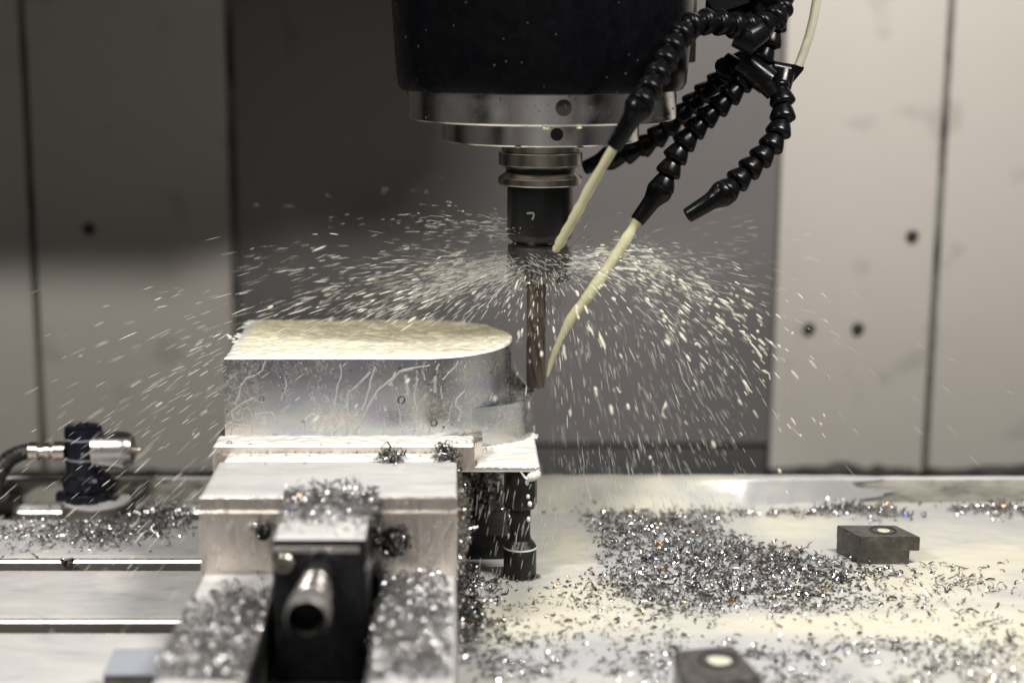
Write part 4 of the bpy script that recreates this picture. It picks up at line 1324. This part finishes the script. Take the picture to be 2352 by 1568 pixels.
# ------------------------------------------------------------------ clamps, jack, blocks on the table
def build_small():
    def clamp(label, corners, h, lip, hole, zlip=None, fill=True, rot_hole=False):
        """corners: four table-plane points of the body footprint (near-left, near-right, far-right, far-left) in mm at height 0"""
        c = sum((Vector((x, y, 0)) for x, y in corners), Vector()) / 4
        root = empty('hold_down_clamp', label, 'clamp', (c.x, c.y, 0), 'hold-down clamps on the table')
        m = MB(); m.prism(corners, 1.0, h - .2)
        b = m.build('body', M['worn'], root, smooth=False)
        mod = b.modifiers.new('bevel', 'BEVEL'); mod.width = .018; mod.segments = 3
        if lip:
            m = MB(); m.prism(lip, zlip, h)
            l_ = m.build('lip', M['worn'], root, smooth=False)
            mod = l_.modifiers.new('bevel', 'BEVEL'); mod.width = .01; mod.segments = 2
        if hole:
            hx, hy, hr = hole
            m = MB(); m.lathe([(hr + 1.6, h - .6), (hr + 1.5, h + .35), (hr + .3, h + .5), (hr, h - .2), (hr, h - 4), (.1, h - 4)], (hx, hy, 0), n=32); m.build('counterbore', M['oxide'], root)
            m = MB(); m.lathe([(hr * .97, h - 3.2), (hr * .93, h - .9), (hr * .75, h - .3), (hr * .4, h + .2), (.1, h + .3)], (hx + .4, hy - .3, 0), n=28, wob=lambda t, z: 1 + .05 * math.sin(3 * t + 1)); m.build('coolant_plug', M['plug'], root)
        return root

    # right rear clamp
    h = 27.0
    nl, nr = at(1972, 1302, 0), at(2088, 1300, 0)
    a = aty(1976, 1232, nl.y)
    h = a.z
    fl = at(1922, 1205, h)
    dv = Vector((fl.x - nl.x, fl.y - nl.y))
    nl2, nr2 = Vector((nl.x, nl.y)), Vector((nr.x, nl.y))
    lipx = at(2120, 1238, h).x
    dv = Vector((fl.x - a.x, dv.y))
    clamp('dark worn step clamp with its filled hole before the rear rail', [tuple(nl2), tuple(nr2), tuple(nr2 + dv), tuple(nl2 + dv)], h,
          [tuple(nl2 + Vector((0, -.4))), (lipx, nl2.y - .4), (lipx + dv.x, nl2.y + dv.y), tuple(nl2 + dv)], (nl2.x + 21, nl2.y + dv.y * .55, 8.5), h - 11)
    # right front clamp
    h = 26.0
    c = [at(1566, 1575, h), at(1752, 1550, h), at(1682, 1478, h), at(1548, 1492, h)]
    cc = [(v.x, v.y) for v in c]
    hc = at(1650, 1514, h)
    clamp('dark clamp with a round hole full of coolant at the bottom of the picture', cc, h, None, (hc.x, hc.y, 10.5))
    # left front clamp
    h = 22.0
    c = [at(236, 1550, h), at(398, 1550, h), at(425, 1490, h), at(262, 1490, h)]
    clamp('pale topped clamp against the left foot of the vise', [(v.x, v.y) for v in c], h, None, None)
    V = [Vector((v.x, v.y, h)) for v in c]
    m = MB(); m.prism([(v.x * .995 + sum(q.x for q in V) / 4 * .005, v.y) for v in V], h - .3, h + .5)
    o = stuff(m.build('clamp_film', M['clamp_film'], None, smooth=False)); o['label'] = 'milky film on top of the clamp at the left foot of the vise'

    # jack screw carrying the plate
    Yj = YB + 14
    ax = aty(1195, 1200, Yj).x
    def zj(py): return aty(1195, py, Yj).z
    def rj(d): return px_r(d, Yj, 50)
    jk = empty('jack_screw', 'black screw jack standing in coolant under the thin plate', 'jack', (ax, Yj, 0))
    m = MB(); m.lathe([(rj(36), Z_BASE - .2), (rj(38), Z_BASE - 1), (rj(38), zj(1155)), (rj(34), zj(1163)), (rj(24), zj(1167))], (ax, Yj, 0), n=12); m.build('head', M['oxide'], jk, ang=20)
    m = MB(); m.lathe([(rj(24), zj(1160)), (rj(23), zj(1225)), (rj(27), zj(1240))], (ax, Yj, 0), n=32); m.build('stem', M['oxide'], jk)
    m = MB(); m.lathe([(rj(26), zj(1236)), (rj(34), zj(1247)), (rj(38), zj(1252)), (rj(38), .8), (rj(37), .4)], (ax, Yj, 0), n=32); m.build('foot', M['oxide'], jk, ang=25)
    m = MB()
    for k in range(46):
        t = random.uniform(PI, 2 * PI)
        m.ball((ax + (rj(40) + random.uniform(-.5, 2.5)) * math.cos(t), Yj + (rj(40) + random.uniform(-.5, 2)) * math.sin(t), 3.0), random.uniform(.5, 1.3), n=8, m=5)
    for k in range(22):
        t = random.uniform(PI, 2 * PI)
        m.ball((ax + rj(31) * math.cos(t), Yj + rj(31) * math.sin(t), zj(1243)), random.uniform(.4, 1.0), n=8, m=5)
    o = stuff(m.build('foot_bubbles', M['bubble'], None)); o['label'] = 'ring of bubbles round the foot of the screw jack'
    m = MB(); m.lathe([(rj(30), zj(1244)), (rj(36), zj(1250)), (rj(38.6), zj(1253)), (rj(38.6), zj(1256))], (ax, Yj, 0), n=32, cap=False)
    o = stuff(m.build('foot_coolant', M['milk'], None)); o['label'] = 'milky rim on the shoulder of the screw jack'
    # dark block behind the jack
    m = MB(); m.box((1.5, 1152, .5), (38, 1212, 21), 1.5)
    o = m.build('spacer_block', M['oxide'], None); tag(o, 'low dark block lying in the shade behind the screw jack', 'block')
    # drip from the plate corner
    for px, py, r, s, lab in ((1211, 1107, 5, 1.6, 'topmost of the falling drops, still close under the plate corner'), (1213, 1140, 4.5, 1.3, 'second falling drop from the plate corner'), (1217, 1157, 5.5, 1.25, 'third and roundest falling drop, before the head of the jack'), (1214, 1192, 4.5, 1.5, 'lowest falling drop, before the thin stem of the jack')):
        p = aty(px, py, YB + 2)
        m = MB(); m.ball(p, px_r(r, YB, 80), (1, 1, s), 12, 8)
        tag(m.build('falling_drop', M['milk'], None), lab, 'drop', 'drops falling from the plate corner')
    m = MB(); q = [aty(x, y, YB - .5) for x, y in ((1238, 1082), (1232, 1092), (1222, 1094), (1214, 1098), (1211, 1106))]
    q2, r2 = [], []
    for i in range(len(q) - 1):
        for k in range(5):
            q2.append(q[i].lerp(q[i + 1], k / 5)); u = (i + k / 5) / 4; r2.append((1.0 + 2.2 * math.sin(PI * min(1, u * .85 + .12))) * random.uniform(.9, 1.1))
    m.tube(q2, r2, 14)
    m.tube([aty(x, y, YB - 2) for x, y in ((1196, 1083), (1206, 1097), (1216, 1102), (1226, 1100))], [.4, .9, .8, .3], 6)
    o = stuff(m.build('corner_drip', M['milk'], None)); o['label'] = 'milky drip gathering at the corner of the thin plate'


build_small()


# ------------------------------------------------------------------ touch sensor on the left
def build_sensor():
    zd = 0
    f = at(206, 1197, 0)
    rd = px_r(82, f.y, 0)
    cx, cy = f.x, f.y + rd
    def zs(py): return aty(206, py, cy).z
    def rs(d): return px_r(d, cy, 30)
    s = empty('touch_sensor', 'dark blue touch sensor on a round steel foot with chrome side barrel', 'sensor', (cx, cy, 0))
    zt = at(206, 1175, 0)
    hd = aty(206, 1172, cy - rd).z
    m = MB(); m.lathe([(rd - .8, .4), (rd, 1.2), (rd, hd * .45), (rd - .5, hd * .5), (rd, hd * .55), (rd, hd - 1), (rd - 1, hd)], (cx, cy, 0), n=64); ft = m.build('foot', M['foot_steel'], s)
    m = MB(); m.lathe([(rd - 1.2, hd - .1), (rd - 1.6, hd + .9), (.1, hd + 1.2)], (cx, cy, 0), n=48, cap=False); m.build('foot_coolant', M['film'], ft)
    xb = aty(199, 1110, cy).x
    m = MB()
    n = 48
    m.lathe([(rs(50), hd), (rs(54), hd + 1.5), (rs(54), hd + 7), (rs(48), hd + 9), (rs(54), hd + 11), (rs(56), zs(1095)), (rs(52), zs(1088)), (rs(42), zs(1084))], (xb, cy, 0), n=n, wob=lambda t, h: .92 if (math.degrees(t) % 45) < 10 else 1)
    m.build('collar', M['navy'], s)
    xu = aty(193, 1030, cy).x
    m = MB(); m.lathe([(rs(43), zs(1092)), (rs(43), zs(985)), (rs(41), zs(979)), (rs(34), zs(976)), (rs(14), zs(975)), (rs(13), zs(979)), (.1, zs(979))], (xu, cy, 0), n=48); b = m.build('body', M['navy'], s)
    for py in (1003, 1048):
        m = MB(); m.lathe([(rs(43.3), zs(py + 2)), (rs(43.6), zs(py)), (rs(43.3), zs(py - 2))], (xu, cy, 0), n=48, cap=False); m.build('ring_line', M['line'], b)
    zb = zs(1031)
    x0, x1 = aty(218, 1031, cy).x, aty(309, 1031, cy).x
    r = rs(43)
    m = MB(); m.lathe([(r, 0), (r, x1 - x0 - 9), (r * .95, x1 - x0 - 5), (r * .8, x1 - x0 - 1), (r * .5, x1 - x0), (.1, x1 - x0)], (x0, cy - 2, zb), (1, 0, 0), 48); br = m.build('barrel', M['chrome'], s)
    m = MB(); m.lathe([(2.6, 0), (2.6, 3), (2.0, 4), (2.2, 6), (1.0, 7.5), (.1, 7.6)], (x1 - .5, cy - 2, zb), (1, 0, 0), 20); m.build('stylus', M['brass'], br)
    zc2 = zs(1034)
    xa, xbb = aty(68, 1034, cy).x, aty(152, 1034, cy).x
    m = MB(); L = xbb - xa
    m.lathe([(rs(18), 0), (rs(21), .8), (rs(21), L * .26), (rs(12), L * .29), (rs(12), L * .42), (rs(18), L * .45), (rs(18), L * .58), (rs(13), L * .6), (rs(13), L * .68), (rs(22), L * .70), (rs(23), L)], (xa, cy - 2, zc2), (1, 0, 0), 32); m.build('gland', M['brass'], s)
    pts = [aty(x, y, cy - 2) for x, y in ((70, 1034), (45, 1040), (22, 1052), (4, 1072), (-10, 1100), (-16, 1140))]
    fine, rad = [], []
    for i in range(len(pts) - 1):
        for k in range(10):
            fine.append(pts[i].lerp(pts[i + 1], k / 10)); rad.append(rs((18 if k % 2 else 16.4) + 6 * (i + k / 10) / len(pts)))
    m = MB(); m.tube(fine, rad, 16)
    o = m.build('cable_sheath', M['braid'], None); tag(o, 'black braided cable curving down from the blue sensor at the left edge', 'cable')
    # sensor side lug
    for dx in (-1, 1):
        m = MB(); m.box((xb + dx * rs(56) - 5, cy - 6, hd + .3), (xb + dx * rs(56) + 5, cy + 6, hd + 7), 1.2); m.build('lug', M['navy'], s)
    m = MB(); m.box((at(-60, 1190, 0).x, cy - 10, .4), (at(22, 1190, 0).x, cy + 14, 12), 2)
    o = m.build('cable_clip', M['oxide'], None); tag(o, 'dark block holding the cable at the left edge of the table', 'cable clip')


build_sensor()


# ------------------------------------------------------------------ bubbles
def build_bubbles():
    m = MB()
    for x, y, r in ((1342, 628, 25), (1545, 770, 24), (465, 620, 17), (550, 858, 20), (420, 462, 11), (1470, 437, 12), (1018, 525, 10), (1858, 683, 13), (725, 765, 11), (1608, 408, 9), (1605, 797, 8), (1330, 430, 8), (1905, 457, 10), (1548, 465, 7), (1025, 440, 7), (600, 567, 7), (1432, 467, 9), (1660, 780, 6), (248, 696, 7)):
        p, nn = face_pt(*Z7(x, y))
        m.ball(p + nn * .8, r * .115, n=16, m=10)
    o = stuff(m.build('face_bubbles', M['bubble'], None)); o['label'] = 'round bubbles clinging to the wet front of the block'
    m = MB()
    for x, y, r in ((263, 897, 17), (394, 902, 8), (1010, 901, 9), (1582, 903, 15), (1690, 892, 8), (1750, 888, 9), (1790, 884, 8), (1840, 876, 10), (840, 905, 6)):
        px, py = Z7(x, y); p = at(px, py, Z_LEDGE + 1.6); m.ball(p, r * .12, n=12, m=8)
    for x, y, r in ((1255, 962, 30), (1300, 970, 14), (1330, 972, 10), (1200, 975, 9), (1350, 974, 8), (620, 972, 10), (315, 970, 8), (400, 972, 6), (765, 972, 6), (905, 974, 7), (1460, 975, 8), (735, 1022, 7), (490, 1022, 6)):
        px, py = Z7(x, y); p = at(px, py, Z_JAW + 1.6); m.ball(p, r * .12, n=12, m=8)
    for k in range(70):
        p = Vector((random.uniform(X_L, XR - 15), YB - random.uniform(.2, 2.0), Z_JAW + 1.4)); m.ball(p, random.uniform(.3, .7), n=8, m=5)
    o = stuff(m.build('ledge_bubbles', M['bubble'], None)); o['label'] = 'rows of small bubbles along the ledge, jaw and plate'
    m = MB()
    for k in range(70):
        px, py = random.gauss(1180, 70), random.gauss(1460, 22)
        if px < 1062: continue
        p = at(px, py, 3.0); m.ball(p, random.uniform(.8, 3.0) * (1.6 if k % 12 == 0 else .8), (1, 1, .7), 12, 8)
    for k in range(120):
        px, py = random.uniform(1060, 2330), random.uniform(1330, 1560)
        p = at(px, py, 2.8); m.ball(p, random.uniform(.5, 1.7), (1, 1, .7), 10, 6)
    o = stuff(m.build('pool_bubbles', M['bubble'], None)); o['label'] = 'bubbles floating on the coolant pool right of the vise'


build_bubbles()


# ------------------------------------------------------------------ flying coolant
def threads(name, P, D, L, W, mat, label, seg=4, n=5):
    """elongated drops: centre, direction, length and radius in mm"""
    P, D, L, W = (np.asarray(a, float) for a in (P, D, L, W))
    D = D / np.linalg.norm(D, axis=1)[:, None]
    up = np.where(np.abs(D[:, 1:2]) < .9, np.array([[0, 1.0, 0]]), np.array([[1.0, 0, 0]]))
    U = np.cross(D, up); U /= np.linalg.norm(U, axis=1)[:, None]
    Vv = np.cross(D, U)
    t = np.linspace(-.5, .5, seg + 1)
    rad = np.sqrt(np.clip(1 - (2 * t) ** 4, .03, 1))
    a = np.arange(n) * 2 * PI / n
    k = len(P)
    v = P[:, None, None, :] + D[:, None, None, :] * (t[None, :, None, None] * L[:, None, None, None]) + (U[:, None, None, :] * np.cos(a)[None, None, :, None] + Vv[:, None, None, :] * np.sin(a)[None, None, :, None]) * (W[:, None, None, None] * rad[None, :, None, None])
    b = (np.arange(k) * (seg + 1) * n)[:, None, None]
    s = np.arange(seg)[None, :, None] * n
    i = np.arange(n)[None, None, :]
    i2 = (i + 1) % n
    f = np.stack([b + s + i, b + s + i2, b + s + n + i2, b + s + n + i], -1).reshape(-1, 4)
    o = raw_mesh(name, v.reshape(-1, 3), f, mat)
    stuff(o); o['label'] = label
    return o


def build_spray():
    zn = zc(598)
    r0 = rr(74, 600)
    def ln(md, sg):
        return md * math.exp(random.gauss(0, sg))

    def spread(name, n, az0, azs, els, ss, kks, cl, label, drag=0.0, zoff=0.0, w0=.15, l0=6.5, mat='spray', s0=0):
        """drops in bursts: each burst shares a direction and a speed, as splashes do"""
        P, D, L, W = [], [], [], []
        while len(P) < n:
            a0 = random.gauss(az0, azs); e0 = els(); b0 = ss(); k0 = random.uniform(*kks)
            for j in range(random.randint(1, cl)):
                az = a0 + random.gauss(0, .07); e = e0 + random.gauss(0, .035); q = s0 + max(0, b0 * random.uniform(.75, 1.25) + random.gauss(0, 5)); kk = k0 * random.uniform(.9, 1.1)
                z = zn + zoff + random.gauss(-4, 5) + q * math.tan(e) - kk * q * q - drag * q
                x, y = XSP + (r0 + q) * math.cos(az), YSP + (r0 + q) * math.sin(az)
                if z < 6 or (X_L - 2 < x < XP and z < Z_TOP + 4 and abs(y - YC) < RY + 2): continue
                if (XV0 < x < XP + 4 and y < YB + 90 and z < Z_JAW + 6): continue
                ppx, ppy = proj(x, y, z)
                if y < YC and 515 < ppx < 1185 and 742 < ppy < 1030 and random.random() < .85: continue
                P.append((x, y, z)); D.append((math.cos(az) + random.gauss(0, .02), math.sin(az), math.tan(e) - 2 * kk * q - drag + random.gauss(0, .03)))
                L.append(min(ln(l0, .4), 15)); W.append(min(ln(w0, .5), 1.25))
        threads(name, P, D, L, W, M[mat], label)

    R_ = random
    spread('left_spray', 1050, PI + .3, .6, lambda: R_.gauss(.05, .13) if R_.random() < .75 else R_.gauss(.24, .09), lambda: abs(R_.gauss(0, 175)), (.45e-3, 1.5e-3), 7, 'fan of cream coolant drops flung left from the collet nut', .14, 0, .15, 8)
    spread('left_mist', 750, PI + .25, .55, lambda: R_.gauss(-.02, .10), lambda: abs(R_.gauss(0, 70)), (1.0e-3, 2.4e-3), 9, 'dense fine coolant mist left of the collet nut', .2, 0, .20, 9, 'mist')
    spread('left_drops', 130, PI + .3, .5, lambda: R_.gauss(.0, .12), lambda: 20 + abs(R_.gauss(0, 120)), (.6e-3, 1.7e-3), 4, 'larger cream drops flying left over the block', .14, 0, .55, 7, 'lump')
    spread('far_left_spray', 330, PI + .35, .4, lambda: R_.gauss(.02, .12), lambda: R_.uniform(150, 400), (.6e-3, 1.5e-3), 2, 'thin coolant streaks crossing the air above the sensor', .16, 0, .17, 10)
    spread('upper_spray', 240, PI, .45, lambda: R_.gauss(.2, .09), lambda: abs(R_.gauss(0, 55)), (1.2e-3, 2.6e-3), 7, 'short upper spray of coolant left of the dark holder body', 0, 26, .15, 4.5)
    spread('right_spray', 620, -.2, .9, lambda: R_.gauss(.08, .22), lambda: abs(R_.gauss(0, 80)), (2.0e-3, 6.0e-3), 7, 'coolant drops arcing down to the right of the end mill', 0, 4, .16, 4)
    spread('right_drops', 170, -.1, 1.0, lambda: R_.gauss(.12, .17), lambda: 20 + R_.random() * 140, (2.6e-3, 6.0e-3), 5, 'larger cream drops arcing to the right toward the pale wall', 0, 4, .68, 6, 'lump')
    spread('right_mist', 260, 0, .5, lambda: R_.gauss(.1, .12), lambda: 60 + abs(R_.gauss(0, 110)), (.4e-3, 2.0e-3), 6, 'thin straight streaks of mist in front of the right wall panel', 0, 0, .12, 10, 'mist')
    spread('right_arc', 300, -.1, .45, lambda: R_.gauss(.2, .07), lambda: 15 + R_.random() * 150, (3.3e-3, 4.6e-3), 8, 'band of thick cream drops arcing down to the right of the nut', 0, 4, .62, 4.5, 'lump')
    spread('right_veil', 500, 0, .9, lambda: R_.gauss(.0, .25), lambda: abs(R_.gauss(0, 60)), (2.0e-3, 6e-3), 9, 'thin veil of mist right of the collet nut', 0, 2, .26, 7, 'mist')
    # ---- falling nearly straight under the nut
    P, D, L, W = [], [], [], []
    for k in range(820):
        x = XSP + 12 + random.random() ** 1.3 * 150; y = YSP + random.gauss(0, 50); z = random.uniform(8, zn - 25 - (x - XSP) * .25)
        if x < XP + 3 and z < 95: continue
        P.append((x, y, z)); D.append((random.gauss(.02, .04) + (x - XSP) * .0036, random.gauss(0, .1), -1)); L.append(min(ln(7.5, .4), 16)); W.append(min(ln(.15, .5), .8))
    for k in range(110):                                  # in front of jack and dark opening
        x = random.uniform(4, 75); y = YB - random.uniform(2, 40); z = random.uniform(5, 80)
        P.append((x, y, z)); D.append((random.gauss(-.18, .08), 0, -1)); L.append(random.uniform(3, 11)); W.append(random.uniform(.12, .3))
    threads('falling_spray', P, D, L, W, M['spray'], 'curtain of coolant drops falling right of the workpiece')
    # ---- lumpy ligaments on the right
    m = MB()
    for k in range(42):
        az = random.gauss(.0, 1.0); s = random.uniform(30, 165); kk = random.uniform(3.0e-3, 5.6e-3)
        z = zn + 6 + s * random.gauss(.14, .09) - kk * s * s
        x, y = XSP + (r0 + s) * math.cos(az), YSP + (r0 + s) * math.sin(az)
        if z < 20: continue
        d = Vector((math.cos(az), math.sin(az) * .3, .12 - 2 * kk * s)).normalized()
        n = random.randint(3, 6)
        q, r, p = [], [], Vector((x, y, z))
        for i in range(n):
            q.append(p.copy()); r.append(random.uniform(.35, 1.4) * (.5 if i in (0, n - 1) else 1)); p += (d + Vector((random.gauss(0, .35), random.gauss(0, .3), random.gauss(0, .35)))) * random.uniform(1.8, 3.6)
        m.tube(q, r, 7)
    stuff(m.build('coolant_ligaments', M['lump'], None, ang=80))['label'] = 'lumpy coolant ligaments thrown out right of the nut'
    # ---- thin threads that leave the nut along its rim
    P, D, L, W = [], [], [], []
    for k in range(230):
        a = random.uniform(0, 2 * PI); rad = r0 + abs(random.gauss(0, 7)); z = zc(random.gauss(604, 20))
        P.append((XSP + rad * math.cos(a), YSP + rad * math.sin(a), z)); D.append((-math.sin(a) * .9 + math.cos(a) * random.uniform(.1, .9), math.cos(a) * .9 + math.sin(a) * random.uniform(.1, .9), random.gauss(-.25, .22)))
        L.append(min(ln(6, .5), 14)); W.append(min(ln(.14, .5), .6))
    threads('nut_swirl', P, D, L, W, M['spray'], 'thin coolant threads leaving the rim of the collet nut')
    # ---- sheet that wraps the nut
    m = MB()
    for k in range(24):
        a = random.uniform(0, 2 * PI); z = zc(random.gauss(606, 22)); rad = r0 + random.uniform(-.5, 3.5)
        q, r = [], []
        da = random.uniform(.10, .35)
        for i in range(6):
            u = i / 5
            q.append((XSP + (rad + u * 3) * math.cos(a + da * u), YSP + (rad + u * 3) * math.sin(a + da * u), z - u * random.uniform(0, 4))); r.append(random.uniform(.12, .4) * (1 - abs(2 * u - 1) * .7))
        m.tube(q, r, 6)
    stuff(m.build('nut_splash', M['spray'], None, ang=80))['label'] = 'swirl of coolant wrapped round the spinning collet nut'
    P, D, L, W = [], [], [], []
    for k in range(240):
        a = random.uniform(0, 2 * PI); rad = r0 * random.uniform(.35, 1.0); z = zc(random.uniform(638, 668))
        P.append((XSP + rad * math.cos(a), YSP + rad * math.sin(a), z)); D.append((math.cos(a) * .6, math.sin(a) * .6, -random.uniform(.3, 1.2))); L.append(random.uniform(1.5, 5)); W.append(random.uniform(.12, .4))
    threads('nut_drip', P, D, L, W, M['spray'], 'skirt of fine coolant drops under the collet nut')
    # ---- dried and clinging specks on the black housing
    m = MB()
    for k in range(34):
        a = random.uniform(PI, 2 * PI); py = 200 - 200 * random.random() ** 1.3
        rad = rr(337 - (py - 120) * .09 if py > 120 else 337 + (120 - py) * .07, py)
        if math.sin(a) > -.05: continue
        m.ball((XSP + rad * math.cos(a), YSP + rad * math.sin(a), zc(py)), random.uniform(.2, .6), (1, 1, random.uniform(1, 2.2)), 7, 4)
    for k in range(90):
        a = random.uniform(PI, 2 * PI); py = random.uniform(206, 266)
        rad = rr(308, 240)
        m.ball((XSP + rad * math.cos(a), YSP + rad * math.sin(a), zc(py)), random.uniform(.2, .55), (1, 1, random.uniform(1, 2.5)), 7, 4)
    stuff(m.build('housing_specks', M['grime'], None))['label'] = 'tiny wet specks on the black spindle housing and upper ring'


build_spray()
